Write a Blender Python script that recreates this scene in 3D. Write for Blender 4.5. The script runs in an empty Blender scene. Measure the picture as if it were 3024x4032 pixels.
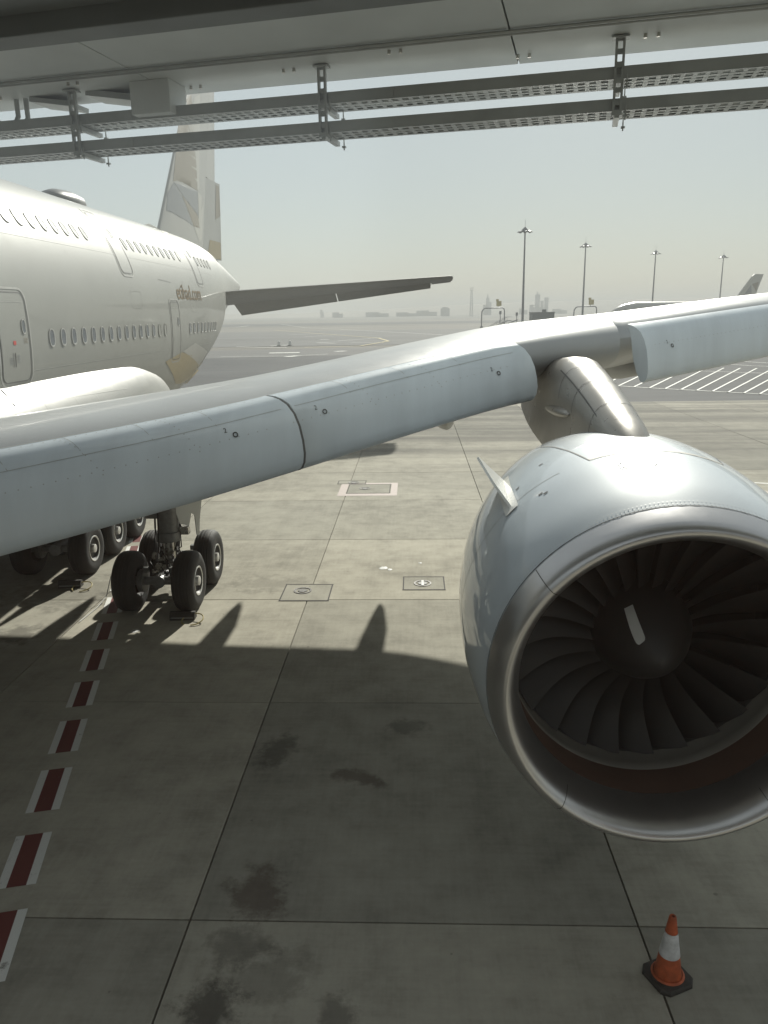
import bpy, bmesh, math, random
import numpy as np
from mathutils import Vector, Matrix

random.seed(7)
scene = bpy.context.scene
COL = scene.collection
PI = math.pi
R_ = math.radians

# ------------------------------------------------------------------ camera
EYE = 6.6                       # eye height on the boarding bridge
HAZE = 0.0010                   # dust density per metre
FOC, VPX, VPY, SLOPE = 3028.0, 1625.0, 1229.0, 0.016
_d = np.array([VPX - 1512, 2016 - VPY, FOC]); _d /= np.linalg.norm(_d)
_e = np.array([VPX + 1000 - 1512, 2016 - VPY + 1000 * SLOPE, FOC])
_u = np.cross(_d, _e); _u /= np.linalg.norm(_u)
if _u[1] < 0: _u = -_u
_r = np.cross(_u, _d)
if _r[0] < 0: _r = -_r
cam_d = bpy.data.cameras.new('camera')
cam_d.sensor_fit = 'HORIZONTAL'; cam_d.sensor_width = 36.0
cam_d.lens = 36.0 * FOC / 3024.0
cam_d.clip_start = 0.05; cam_d.clip_end = 20000
cam = bpy.data.objects.new('camera', cam_d); COL.objects.link(cam)
_right = Vector((_r[0], _d[0], _u[0])); _up = Vector((_r[1], _d[1], _u[1])); _fwd = Vector((_r[2], _d[2], _u[2]))
_m = Matrix((_right, _up, -_fwd)).transposed().to_4x4()
_m.translation = (0, 0, EYE)
cam.matrix_world = _m
scene.camera = cam

# ------------------------------------------------------------------ sky, sun, exposure
SUN_EL, SUN_AZ = R_(30.0), R_(13.5)      # azimuth measured from +Y towards +X
world = bpy.data.worlds.new('World'); scene.world = world; world.use_nodes = True
wn = world.node_tree.nodes; wl = world.node_tree.links
bg = wn['Background']
sky = wn.new('ShaderNodeTexSky'); sky.sky_type = 'NISHITA'; sky.sun_disc = False
sky.sun_elevation = SUN_EL; sky.sun_rotation = SUN_AZ
sky.air_density = 1.25; sky.dust_density = 0.4; sky.ozone_density = 2.0; sky.altitude = 0
dust = wn.new('ShaderNodeMix'); dust.data_type = 'RGBA'          # dust-laden air evens the sky out
dust.inputs[0].default_value = 0.85; dust.inputs[7].default_value = (3.55, 3.66, 3.60, 1)
wl.new(sky.outputs[0], dust.inputs[6]); wl.new(dust.outputs[2], bg.inputs[0]); bg.inputs[1].default_value = 0.085
sun_d = bpy.data.lights.new('sun', 'SUN'); sun_d.energy = 4.0; sun_d.angle = R_(0.9); sun_d.color = (1.0, 0.94, 0.85)
sun = bpy.data.objects.new('sun', sun_d); COL.objects.link(sun)
_sd = Vector((math.sin(SUN_AZ) * math.cos(SUN_EL), math.cos(SUN_AZ) * math.cos(SUN_EL), math.sin(SUN_EL)))
sun.rotation_euler = (-_sd).to_track_quat('-Z', 'Y').to_euler()
sun.location = _sd * 60
vs = scene.view_settings
vs.view_transform = 'Standard'; vs.look = 'None'; vs.exposure = 0.95; vs.gamma = 1.0; vs.use_curve_mapping = False
scene.render.engine = 'CYCLES'
cy = scene.cycles
cy.max_bounces = 8; cy.diffuse_bounces = 3; cy.glossy_bounces = 4; cy.transmission_bounces = 4
cy.transparent_max_bounces = 12; cy.volume_bounces = 1
cy.use_denoising = True; cy.caustics_reflective = False; cy.caustics_refractive = False
cy.sample_clamp_indirect = 6.0

# ------------------------------------------------------------------ pixel helpers (photo pixels -> rays)
EYEV = np.array([0, 0, EYE])
def ray(x, y):
    v = np.array([x - 1512, 2016 - y, FOC]); return np.array([v @ _r, v @ _d, v @ _u])
def G(x, y, z=0.0):
    r = ray(x, y); return Vector(r * ((z - EYE) / r[2]) + EYEV)
def atX(x, y, X):
    r = ray(x, y); return Vector(r * X / r[0] + EYEV)
def atY(x, y, Y):
    r = ray(x, y); return Vector(r * Y / r[1] + EYEV)

# ------------------------------------------------------------------ materials
MATS = {}
def nodes_of(name):
    m = bpy.data.materials.new(name); m.use_nodes = True
    nt = m.node_tree; b = nt.nodes['Principled BSDF']
    MATS[name] = m
    return m, nt, b
def N(nt, typ, **kw):
    n = nt.nodes.new(typ)
    for k, v in kw.items():
        if k.startswith('i_'):
            key = k[2:]; key = int(key) if key.isdigit() else key
            n.inputs[key].default_value = v
        else: setattr(n, k, v)
    return n
def math_(nt, op, a, b=None, clamp=False):
    n = nt.nodes.new('ShaderNodeMath'); n.operation = op; n.use_clamp = clamp
    for i, v in enumerate((a, b)):
        if v is None: continue
        if isinstance(v, (int, float)): n.inputs[i].default_value = v
        else: nt.links.new(v, n.inputs[i])
    return n.outputs[0]
def mixc(nt, fac, a, b, blend='MIX'):
    n = nt.nodes.new('ShaderNodeMix'); n.data_type = 'RGBA'; n.blend_type = blend
    for sock, v in ((n.inputs[0], fac), (n.inputs[6], a), (n.inputs[7], b)):
        if isinstance(v, (int, float)): sock.default_value = v
        elif isinstance(v, (tuple, list)): sock.default_value = (*v[:3], 1)
        else: nt.links.new(v, sock)
    return n.outputs[2]
def pos(nt, kind='Object', scale=None):
    if kind == 'World':
        o = N(nt, 'ShaderNodeNewGeometry').outputs['Position']
    else:
        o = N(nt, 'ShaderNodeTexCoord').outputs['Object']
    if scale:
        mp = N(nt, 'ShaderNodeMapping'); mp.inputs['Scale'].default_value = scale
        nt.links.new(o, mp.inputs[0]); o = mp.outputs[0]
    return o
def noise(nt, vec, scale, detail=4, rough=0.6):
    n = N(nt, 'ShaderNodeTexNoise'); n.inputs['Scale'].default_value = scale
    n.inputs['Detail'].default_value = detail; n.inputs['Roughness'].default_value = rough
    nt.links.new(vec, n.inputs['Vector']); return n.outputs[0]
def ramp(nt, fac, stops):
    n = N(nt, 'ShaderNodeValToRGB'); e = n.color_ramp.elements
    while len(e) < len(stops): e.new(0.5)
    for el, (p, c) in zip(e, stops):
        el.position = p; el.color = (c, c, c, 1) if isinstance(c, (int, float)) else (*c, 1)
    nt.links.new(fac, n.inputs[0]); return n.outputs[0]
def simple(name, col, rough=0.5, metal=0.0, var=0.10, scale=2.0, coat=0.0, stretch=None, bump=0.0, rvar=0.08, spec=0.5):
    m, nt, b = nodes_of(name)
    v = pos(nt, 'Object', stretch)
    n1 = noise(nt, v, scale, 5)
    dark = tuple(c * (1 - 2.2 * var) for c in col); lite = tuple(min(1, c * (1 + var)) for c in col)
    c = mixc(nt, ramp(nt, n1, [(0.25, 0.0), (0.7, 1.0)]), dark, lite)
    nt.links.new(c, b.inputs['Base Color'])
    n2 = noise(nt, v, scale * 3.3, 3)
    nt.links.new(math_(nt, 'ADD', math_(nt, 'MULTIPLY', n2, 2 * rvar), rough - rvar), b.inputs['Roughness'])
    b.inputs['Metallic'].default_value = metal
    b.inputs['Coat Weight'].default_value = coat; b.inputs['Coat Roughness'].default_value = 0.04
    b.inputs['Specular IOR Level'].default_value = spec
    if bump:
        bp = N(nt, 'ShaderNodeBump'); bp.inputs['Strength'].default_value = bump; bp.inputs['Distance'].default_value = 0.01
        nt.links.new(n2, bp.inputs['Height']); nt.links.new(bp.outputs[0], b.inputs['Normal'])
    return m

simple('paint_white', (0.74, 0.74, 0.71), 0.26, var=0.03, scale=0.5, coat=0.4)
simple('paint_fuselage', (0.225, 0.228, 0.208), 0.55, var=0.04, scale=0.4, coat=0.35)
simple('paint_nacelle', (0.52, 0.575, 0.62), 0.5, var=0.04, scale=0.9, coat=1.0, rvar=0.05, stretch=(1, .4, 1))
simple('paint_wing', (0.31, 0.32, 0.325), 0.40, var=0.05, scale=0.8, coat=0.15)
simple('paint_nose', (0.57, 0.625, 0.67), 0.36, var=0.055, scale=1.1, coat=0.25, stretch=(2.2, .35, .35))
simple('paint_grey', (0.17, 0.172, 0.168), 0.42, var=0.06, scale=1.5)
simple('paint_pylon', (0.33, 0.31, 0.28), 0.30, metal=0.45, var=0.05, scale=1.2)
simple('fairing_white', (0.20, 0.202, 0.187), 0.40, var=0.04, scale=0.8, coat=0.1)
simple('tail_grey', (0.36, 0.355, 0.33), 0.34, var=0.03, scale=0.5)
simple('livery_gold', (0.29, 0.235, 0.13), 0.36, var=0.03)
simple('livery_tan', (0.25, 0.22, 0.17), 0.36, var=0.03)
simple('livery_grey', (0.22, 0.225, 0.225), 0.36, var=0.03)
simple('livery_pale', (0.43, 0.42, 0.38), 0.34, var=0.03)
simple('livery_brown', (0.27, 0.19, 0.13), 0.36, var=0.03)
simple('gold_letter', (0.20, 0.155, 0.10), 0.85, var=0.02, spec=0.1)
simple('panel_gap', (0.10, 0.10, 0.10), 0.6, var=0.1)
simple('panel_seam', (0.34, 0.34, 0.32), 0.5, var=0.1)
simple('mark_black', (0.03, 0.03, 0.03), 0.5, var=0.1)
simple('mark_red', (0.45, 0.06, 0.05), 0.5, var=0.1)
simple('lip_metal', (0.54, 0.53, 0.53), 0.30, metal=0.9, var=0.06, scale=1.2, rvar=0.05)
simple('bare_metal', (0.60, 0.58, 0.54), 0.28, metal=1.0, var=0.08, scale=3)
simple('dark_metal', (0.16, 0.16, 0.16), 0.42, metal=0.6, var=0.15, scale=6, bump=0.2)
simple('gear_steel', (0.20, 0.20, 0.195), 0.45, metal=0.3, var=0.2, scale=5, bump=0.15)
simple('fan_blade', (0.022, 0.021, 0.021), 0.5, metal=0.3, var=0.1, scale=2)
simple('spinner_black', (0.022, 0.021, 0.021), 0.5, var=0.1)
simple('liner_glare_tint', (0.13, 0.075, 0.055), 0.6, var=0.06, scale=2)  # reddish glare reflected in the window pane is mixed into this liner colour
simple('rub_strip', (0.34, 0.32, 0.28), 0.55, var=0.05, scale=2)
simple('window_glass', (0.12, 0.135, 0.15), 0.06, var=0.05, spec=0.8)
simple('window_shade', (0.72, 0.71, 0.67), 0.12, var=0.02, coat=0.5)
simple('window_rim', (0.46, 0.46, 0.44), 0.35, metal=0.4, var=0.05)
simple('rubber', (0.013, 0.0125, 0.012), 0.72, var=0.25, scale=6, bump=0.2)
simple('wheel_metal', (0.72, 0.71, 0.68), 0.34, metal=0.5, var=0.15, scale=8)
simple('wheel_dark', (0.05, 0.05, 0.05), 0.5, var=0.2, scale=8)
simple('hose_yellow', (0.40, 0.33, 0.14), 0.6, var=0.1)
simple('chock_rubber', (0.035, 0.033, 0.03), 0.7, var=0.2, scale=9)
simple('cone_orange', (0.46, 0.095, 0.03), 0.55, var=0.24, scale=9)
simple('cone_white', (0.62, 0.62, 0.63), 0.5, var=0.2, scale=9)
simple('tray_metal', (0.42, 0.44, 0.44), 0.45, metal=0.3, var=0.08, scale=3)
simple('bridge_panel', (0.62, 0.65, 0.65), 0.5, var=0.06, scale=1.0)
simple('bridge_dark', (0.17, 0.185, 0.185), 0.55, var=0.08, scale=1.5)
simple('bridge_wall', (0.50, 0.27, 0.18), 0.55, var=0.1, scale=1.0)
simple('bridge_floor', (0.40, 0.25, 0.18), 0.8, var=0.15, scale=12)
simple('bridge_ceiling', (0.55, 0.55, 0.53), 0.6, var=0.04)
simple('mast_steel', (0.17, 0.175, 0.19), 0.5, metal=0.3, var=0.06)
simple('far_building', (0.26, 0.27, 0.27), 0.7, var=0.1, scale=0.1)
simple('hut_green', (0.12, 0.135, 0.135), 0.7, var=0.08, scale=0.5)
simple('plant_steel', (0.24, 0.25, 0.27), 0.7, var=0.1, scale=0.2)
simple('sign_yellow', (0.42, 0.34, 0.12), 0.6, var=0.1)
simple('post_white', (0.62, 0.62, 0.60), 0.6, var=0.1)
simple('lamp_glass', (0.55, 0.56, 0.56), 0.2, var=0.05)
simple('iron', (0.12, 0.115, 0.11), 0.55, metal=0.4, var=0.2, scale=10, bump=0.3)
simple('hill_sand', (0.30, 0.27, 0.23), 0.9, var=0.1, scale=0.01)

# marking paint: worn by noise, world coordinates
def paint(name, col, wear=0.42):
    m, nt, b = nodes_of(name)
    v = pos(nt, 'World')
    n = noise(nt, v, 5.0, 6, 0.7); n2 = noise(nt, v, 0.9, 3)
    w = ramp(nt, math_(nt, 'MULTIPLY', n, math_(nt, 'ADD', n2, 0.45)), [(wear - 0.13, (0.20, 0.19, 0.17)), (wear - 0.02, col)])
    nt.links.new(w, b.inputs['Base Color']); b.inputs['Roughness'].default_value = 0.75
    return m
paint('paint_line_white', (0.74, 0.74, 0.71), 0.38)
paint('paint_line_far', (0.62, 0.62, 0.58), 0.30)
paint('paint_line_red', (0.13, 0.022, 0.02), 0.36)
paint('paint_line_pink', (0.44, 0.37, 0.34), 0.40)
paint('paint_line_yellow', (0.50, 0.42, 0.20), 0.30)

# concrete slabs: brushed streaks, per-slab tint, oil stains with their own outlines
STAINS = []          # (x, y, rx, ry, angle, darkness, rusty)
for px, py, rx, ry, ang, dk, rust in (
        (1020, 3520, .30, .42, .3, .75, 1), (830, 3960, .30, .26, .2, .9, 0), (950, 3720, .35, .30, .0, .45, 0),
        (1090, 2960, .28, .42, -.2, .65, 0), (1400, 3060, .42, .16, -.35, .7, 1), (1600, 2860, .32, .22, 0, .45, 0),
        (1330, 3990, .2, .2, 0, .6, 0), (1050, 3850, .45, .35, 0, .35, 0), (1080, 2300, 1.1, .55, 0, .28, 0),
        (60, 2500, .5, .5, .4, .6, 0), (560, 2340, .9, .7, 0, .55, 0), (300, 2330, 1.6, 1.2, 0, .35, 0)):
    p = G(px, py); STAINS.append((p.x, p.y, rx, ry, ang, dk, rust))
def concrete(name, base, stains=True, joints=False, tint=0.20):
    m, nt, b = nodes_of(name)
    w = pos(nt, 'World')
    big = noise(nt, w, 0.22, 4); mid = noise(nt, w, 1.6, 6, 0.65); fine = noise(nt, w, 14.0, 4, 0.7)
    sx = N(nt, 'ShaderNodeMapping'); sx.inputs['Scale'].default_value = (9.0, 0.55, 1); nt.links.new(w, sx.inputs[0])
    sy = N(nt, 'ShaderNodeMapping'); sy.inputs['Scale'].default_value = (0.6, 10.0, 1); nt.links.new(w, sy.inputs[0])
    st1 = noise(nt, sx.outputs[0], 1.6, 5, 0.7); st2 = noise(nt, sy.outputs[0], 1.3, 5, 0.7)
    f = math_(nt, 'ADD', math_(nt, 'MULTIPLY', st1, 0.21), math_(nt, 'MULTIPLY', st2, 0.21))
    f = math_(nt, 'ADD', f, math_(nt, 'MULTIPLY', mid, 0.62))
    f = math_(nt, 'ADD', f, math_(nt, 'MULTIPLY', big, 0.65))
    f = math_(nt, 'ADD', f, math_(nt, 'MULTIPLY', fine, 0.14))
    f = math_(nt, 'MULTIPLY', f, 0.545)
    c = ramp(nt, f, [(0.36, tuple(x * 0.60 for x in base)), (0.50, base), (0.64, tuple(x * 1.28 for x in base))])
    # tyre-worn bands along the taxi direction across the stand
    bs = N(nt, 'ShaderNodeMapping'); bs.inputs['Scale'].default_value = (0.035, 0.42, 1); nt.links.new(w, bs.inputs[0])
    band = ramp(nt, noise(nt, bs.outputs[0], 1.0, 5, 0.6), [(0.42, 0.0), (0.60, 1.0)])
    sepb = N(nt, 'ShaderNodeSeparateXYZ'); nt.links.new(w, sepb.inputs[0])
    reach = math_(nt, 'MULTIPLY', math_(nt, 'SUBTRACT', sepb.outputs[1], 24.0), 0.06, True)
    c = mixc(nt, math_(nt, 'MULTIPLY', math_(nt, 'ADD', math_(nt, 'MULTIPLY', band, 0.5), 0.3), reach), c, (0.12, 0.117, 0.108))
    oi = N(nt, 'ShaderNodeObjectInfo').outputs['Random']
    c = mixc(nt, 1.0, c, mixc(nt, oi, (1 - tint,) * 3, (1 + tint * .5, 1 + tint * .4, 1 + tint * .3)), 'MULTIPLY')
    # small drips and specks scattered over the slabs
    vo = N(nt, 'ShaderNodeTexVoronoi'); vo.inputs['Scale'].default_value = 2.3; nt.links.new(w, vo.inputs['Vector'])
    vr = N(nt, 'ShaderNodeSeparateColor'); nt.links.new(vo.outputs['Color'], vr.inputs[0])
    spot = math_(nt, 'LESS_THAN', math_(nt, 'ADD', vo.outputs['Distance'], math_(nt, 'MULTIPLY', fine, 0.06)), math_(nt, 'MULTIPLY', math_(nt, 'SUBTRACT', vr.outputs[0], 0.55), 0.20))
    c = mixc(nt, math_(nt, 'MULTIPLY', spot, 0.45), c, (0.10, 0.095, 0.085))
    if joints:                                   # far slabs: joints only in the colour
        sep = N(nt, 'ShaderNodeSeparateXYZ'); nt.links.new(w, sep.inputs[0])
        for i, off in ((0, 2.55), (1, -2.16)):
            t = math_(nt, 'MODULO', math_(nt, 'ADD', sep.outputs[i], off + 5000.0), 5.0)
            t = math_(nt, 'ABSOLUTE', math_(nt, 'SUBTRACT', t, 2.5))
            c = mixc(nt, math_(nt, 'GREATER_THAN', t, 2.47), c, (0.09, 0.085, 0.08))
    if stains:
        sep = N(nt, 'ShaderNodeSeparateXYZ'); nt.links.new(w, sep.inputs[0])
        dn = noise(nt, w, 3.2, 6, 0.72)
        for (x, y, rx, ry, a, dk, rust) in STAINS:
            dx = math_(nt, 'SUBTRACT', sep.outputs[0], x); dy = math_(nt, 'SUBTRACT', sep.outputs[1], y)
            ca, sa = math.cos(a), math.sin(a)
            u = math_(nt, 'ADD', math_(nt, 'MULTIPLY', dx, ca / rx), math_(nt, 'MULTIPLY', dy, sa / rx))
            v = math_(nt, 'ADD', math_(nt, 'MULTIPLY', dx, -sa / ry), math_(nt, 'MULTIPLY', dy, ca / ry))
            d = math_(nt, 'SQRT', math_(nt, 'ADD', math_(nt, 'MULTIPLY', u, u), math_(nt, 'MULTIPLY', v, v)))
            d = math_(nt, 'ADD', d, math_(nt, 'MULTIPLY', math_(nt, 'SUBTRACT', dn, 0.5), 3.2))
            k = ramp(nt, d, [(0.55, dk), (1.0, 0.0)]) if False else math_(nt, 'MULTIPLY', math_(nt, 'MULTIPLY', math_(nt, 'SUBTRACT', 1.25, d), 1.5, True), dk * 0.8, True)
            c = mixc(nt, k, c, (0.075, 0.05, 0.04) if rust else (0.045, 0.043, 0.04))
    nt.links.new(c, b.inputs['Base Color'])
    b.inputs['Roughness'].default_value = 0.92
    b.inputs['Specular IOR Level'].default_value = 0.10
    bp = N(nt, 'ShaderNodeBump'); bp.inputs['Strength'].default_value = 0.15; bp.inputs['Distance'].default_value = 0.006
    nt.links.new(math_(nt, 'ADD', fine, mid), bp.inputs['Height']); nt.links.new(bp.outputs[0], b.inputs['Normal'])
    return m
concrete('concrete', (0.385, 0.37, 0.315))
concrete('concrete_far', (0.27, 0.255, 0.215), stains=False, joints=True)
concrete('pit_lid', (0.36, 0.345, 0.295), stains=False, tint=0.0)
simple('joint_fill', (0.055, 0.052, 0.048), 0.85, var=0.2, scale=2)
def ground_mat(name, a, b_, sc, streak=None):
    m, nt, b = nodes_of(name)
    w = pos(nt, 'World', streak)
    f = math_(nt, 'ADD', math_(nt, 'MULTIPLY', noise(nt, w, sc, 6, 0.65), 0.6), math_(nt, 'MULTIPLY', noise(nt, w, sc * 11, 4, 0.6), 0.4))
    nt.links.new(ramp(nt, f, [(0.36, a), (0.64, b_)]), b.inputs['Base Color'])
    b.inputs['Roughness'].default_value = 0.9; b.inputs['Specular IOR Level'].default_value = 0.2
    return m
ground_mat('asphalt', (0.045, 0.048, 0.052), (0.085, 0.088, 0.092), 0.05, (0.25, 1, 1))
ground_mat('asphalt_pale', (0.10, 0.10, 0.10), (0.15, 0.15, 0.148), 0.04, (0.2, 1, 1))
ground_mat('sand', (0.11, 0.105, 0.095), (0.18, 0.17, 0.15), 0.02, (0.2, 1, 1))
# ------------------------------------------------------------------ object helpers
def link(name, me, mat=None, parent=None, smooth=False, angle=35):
    o = bpy.data.objects.new(name, me); COL.objects.link(o)
    if mat is not None and not me.materials: me.materials.append(MATS[mat])
    if parent is not None: o.parent = parent
    if smooth:
        me.polygons.foreach_set('use_smooth', [True] * len(me.polygons))
        try: me.set_sharp_from_angle(angle=R_(angle))
        except Exception: pass
    return o
def mesh(name, verts, faces, mat, parent=None, smooth=False, angle=35):
    me = bpy.data.meshes.new(name)
    me.from_pydata([tuple(v) for v in verts], [], faces); me.update()
    bm = bmesh.new(); bm.from_mesh(me); bmesh.ops.recalc_face_normals(bm, faces=bm.faces); bm.to_mesh(me); bm.free()
    return link(name, me, mat, parent, smooth, angle)
def sheet(name, verts, faces, mat, parent=None, smooth=False):
    me = bpy.data.meshes.new(name); me.from_pydata([tuple(v) for v in verts], [], faces); me.update()
    return link(name, me, mat, parent, smooth)
def frombm(name, bm, mat, parent=None, smooth=False, angle=35):
    bmesh.ops.recalc_face_normals(bm, faces=bm.faces)
    me = bpy.data.meshes.new(name); bm.to_mesh(me); bm.free()
    return link(name, me, mat, parent, smooth, angle)
def tag(o, label, cat, group=None):
    o['label'] = label; o['category'] = cat
    if group: o['group'] = group
    return o
def thing(name, label, cat, loc=(0, 0, 0), rotz=0.0, group=None):
    o = bpy.data.objects.new(name, None); COL.objects.link(o); o.empty_display_size = 0.2
    o.location = loc; o.rotation_euler = (0, 0, rotz)
    return tag(o, label, cat, group)
def structure(o): o['kind'] = 'structure'; return o
def copy_tree(o, parent=None):
    c = o.copy(); COL.objects.link(c); c.parent = parent
    for ch in list(o.children): copy_tree(ch, c)
    return c
def loft(rings, close=True, cap=True):
    n = len(rings[0]); V = [p for r in rings for p in r]; Fc = []
    for i in range(len(rings) - 1):
        for j in range(n if close else n - 1):
            a = i * n + j; b = i * n + (j + 1) % n
            Fc.append((a, b, b + n, a + n))
    if cap and close:
        Fc.append(tuple(range(n))[::-1]); Fc.append(tuple(range((len(rings) - 1) * n, len(rings) * n)))
    return V, Fc
def lathe(profile, seg=64, a0=0.0, a1=2 * PI, axis='Y'):
    full = abs(a1 - a0 - 2 * PI) < 1e-6; n = seg if full else seg + 1
    rings = []
    for (y, r) in profile:
        ring = []
        for k in range(n):
            a = a0 + (a1 - a0) * k / seg
            if axis == 'Y': ring.append((r * math.cos(a), y, r * math.sin(a)))
            elif axis == 'X': ring.append((y, r * math.cos(a), r * math.sin(a)))
            else: ring.append((r * math.cos(a), r * math.sin(a), y))
        rings.append(ring)
    return loft(rings, close=full, cap=False)
def add_box(bm, c, s, rot=None, bevel=0.0):
    r = bmesh.ops.create_cube(bm, size=1.0); vs_ = r['verts']
    M = Matrix.Diagonal((s[0], s[1], s[2], 1))
    if rot is not None: M = rot.to_4x4() @ M
    M = Matrix.Translation(c) @ M
    bmesh.ops.transform(bm, matrix=M, verts=vs_)
    if bevel:
        es = list({e for v in vs_ for e in v.link_edges})
        bmesh.ops.bevel(bm, geom=es, offset=bevel, segments=2, affect='EDGES', profile=0.6)
    return vs_
def box(name, c, s, mat, parent=None, rot=None, bevel=0.0):
    bm = bmesh.new(); add_box(bm, c, s, rot, bevel); return frombm(name, bm, mat, parent)
def add_tube(bm, pts, r, seg=8, r_end=None, cap=True):
    pts = [Vector(p) for p in pts]; rings = []
    up = None
    for i, p in enumerate(pts):
        t = (pts[min(i + 1, len(pts) - 1)] - pts[max(i - 1, 0)]).normalized()
        if up is None:
            up = Vector((0, 0, 1)) if abs(t.z) < 0.9 else Vector((1, 0, 0))
        s = t.cross(up).normalized(); up = s.cross(t).normalized()
        rr = r if r_end is None else r + (r_end - r) * i / (len(pts) - 1)
        rings.append([bm.verts.new(p + (s * math.cos(2 * PI * k / seg) + up * math.sin(2 * PI * k / seg)) * rr) for k in range(seg)])
    for a, b in zip(rings, rings[1:]):
        for k in range(seg): bm.faces.new((a[k], a[(k + 1) % seg], b[(k + 1) % seg], b[k]))
    if cap:
        bm.faces.new(rings[0][::-1]); bm.faces.new(rings[-1])
def tube(name, pts, r, mat, parent=None, seg=10, r_end=None):
    bm = bmesh.new(); add_tube(bm, pts, r, seg, r_end); return frombm(name, bm, mat, parent, True)
def pchip(xs, ys):
    xs = np.array(xs, float); ys = np.array(ys, float); h = np.diff(xs); dl = np.diff(ys) / h
    m = np.zeros_like(ys); m[0] = dl[0]; m[-1] = dl[-1]
    for i in range(1, len(xs) - 1):
        if dl[i - 1] * dl[i] > 0:
            w1 = 2 * h[i] + h[i - 1]; w2 = h[i] + 2 * h[i - 1]
            m[i] = (w1 + w2) / (w1 / dl[i - 1] + w2 / dl[i])
    def f(x):
        if x <= xs[0]: return float(ys[0])
        if x >= xs[-1]: return float(ys[-1])
        i = int(np.searchsorted(xs, x) - 1); i = max(0, min(i, len(h) - 1))
        t = (x - xs[i]) / h[i]
        return float((2 * t**3 - 3 * t**2 + 1) * ys[i] + (t**3 - 2 * t**2 + t) * h[i] * m[i] + (-2 * t**3 + 3 * t**2) * ys[i + 1] + (t**3 - t**2) * h[i] * m[i + 1])
    return f
def rrect(y0, y1, z0, z1, r, n=5):
    out = []
    for cx, cz, a in ((y1 - r, z0 + r, -PI / 2), (y1 - r, z1 - r, 0), (y0 + r, z1 - r, PI / 2), (y0 + r, z0 + r, PI)):
        for k in range(n + 1):
            t = a + PI / 2 * k / n; out.append((cx + r * math.cos(t), cz + r * math.sin(t)))
    return out
def dense(loop, step, closed=True):
    out = []; n = len(loop)
    for i in range(n if closed else n - 1):
        a = loop[i]; b = loop[(i + 1) % n]; L = math.dist(a, b); k = max(1, int(L / step))
        out += [(a[0] + (b[0] - a[0]) * t / k, a[1] + (b[1] - a[1]) * t / k) for t in range(k)]
    if not closed: out.append(loop[-1])
    return out
# surface-following pieces; S(u, v, off) -> point on a skin
def ribbon(name, S, loop, w, off, mat, parent, closed=True, step=0.15):
    L = dense(loop, step, closed); n = len(L); V = []; Fc = []
    for i in range(n):
        a = L[(i - 1) % n] if closed else L[max(i - 1, 0)]; b = L[(i + 1) % n] if closed else L[min(i + 1, n - 1)]
        t = Vector((b[0] - a[0], b[1] - a[1])).normalized(); nn = Vector((-t.y, t.x)) * (w / 2)
        V.append(S(L[i][0] + nn.x, L[i][1] + nn.y, off)); V.append(S(L[i][0] - nn.x, L[i][1] - nn.y, off))
    for i in range(n if closed else n - 1):
        j = (i + 1) % n; Fc.append((2 * i, 2 * i + 1, 2 * j + 1, 2 * j))
    return sheet(name, V, Fc, mat, parent, True)
def patch(name, S, poly, off, mat, parent, rows=14, cols=6, thick=0.0):
    zs = sorted({p[1] for p in poly}); z0, z1 = zs[0], zs[-1]
    allz = sorted(set([z0 + (z1 - z0) * k / rows for k in range(rows + 1)]) | set(zs)); V = []; Fc = []
    allz = [z for i, z in enumerate(allz) if i == 0 or z - allz[i - 1] > 1e-4]
    n = len(poly)
    for z in allz:
        zz = min(max(z, z0 + 1e-6), z1 - 1e-6); xs = []
        for i in range(n):
            (ya, za), (yb, zb) = poly[i], poly[(i + 1) % n]
            if (za - zz) * (zb - zz) <= 0 and abs(za - zb) > 1e-9: xs.append(ya + (yb - ya) * (zz - za) / (zb - za))
        a, b = min(xs), max(xs)
        V += [S(a + (b - a) * k / cols, z, off) for k in range(cols + 1)]
    m = cols + 1
    for i in range(len(allz) - 1):
        for k in range(cols): Fc.append((i * m + k, i * m + k + 1, (i + 1) * m + k + 1, (i + 1) * m + k))
    return sheet(name, V, Fc, mat, parent, True)
# ------------------------------------------------------------------ the setting: ground, apron slabs, roads
def quad(name, pts, z, mat, parent=None):
    return sheet(name, [(p[0], p[1], z) for p in pts], [tuple(range(len(pts)))], mat, parent)
ground = structure(quad('ground', [(-2400, -500), (2400, -500), (2400, 3200), (-2400, 3200)], -0.12, 'sand'))
JX0, JY0, SL = -2.55, 2.16, 5.0
apron = structure(quad('apron', [(-160, -60), (160, -60), (160, 57.2), (-160, 57.2)], -0.05, 'joint_fill'))
# slabs that the photograph shows singly: one object each, sharing one mesh
bm = bmesh.new(); add_box(bm, (0, 0, -0.03), (SL - 0.022, SL - 0.022, 0.06), bevel=0.006)
slab_me = None
for i in range(-6, 8):
    for j in range(-2, 11):
        cx = JX0 + SL * (i + .5); cyy = JY0 + SL * (j + .5)
        if abs(cx) > 0.62 * (cyy + 6) + 7: continue
        if slab_me is None:
            o = frombm('concrete_slab', bm, 'concrete', apron); slab_me = o.data
        else: o = link('concrete_slab', slab_me, None, apron)
        o.location = (cx, cyy, random.uniform(-0.0015, 0.0015)); o.rotation_euler = (random.uniform(-1, 1) * 0.0003, random.uniform(-1, 1) * 0.0003, random.choice((0, PI)))
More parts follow.
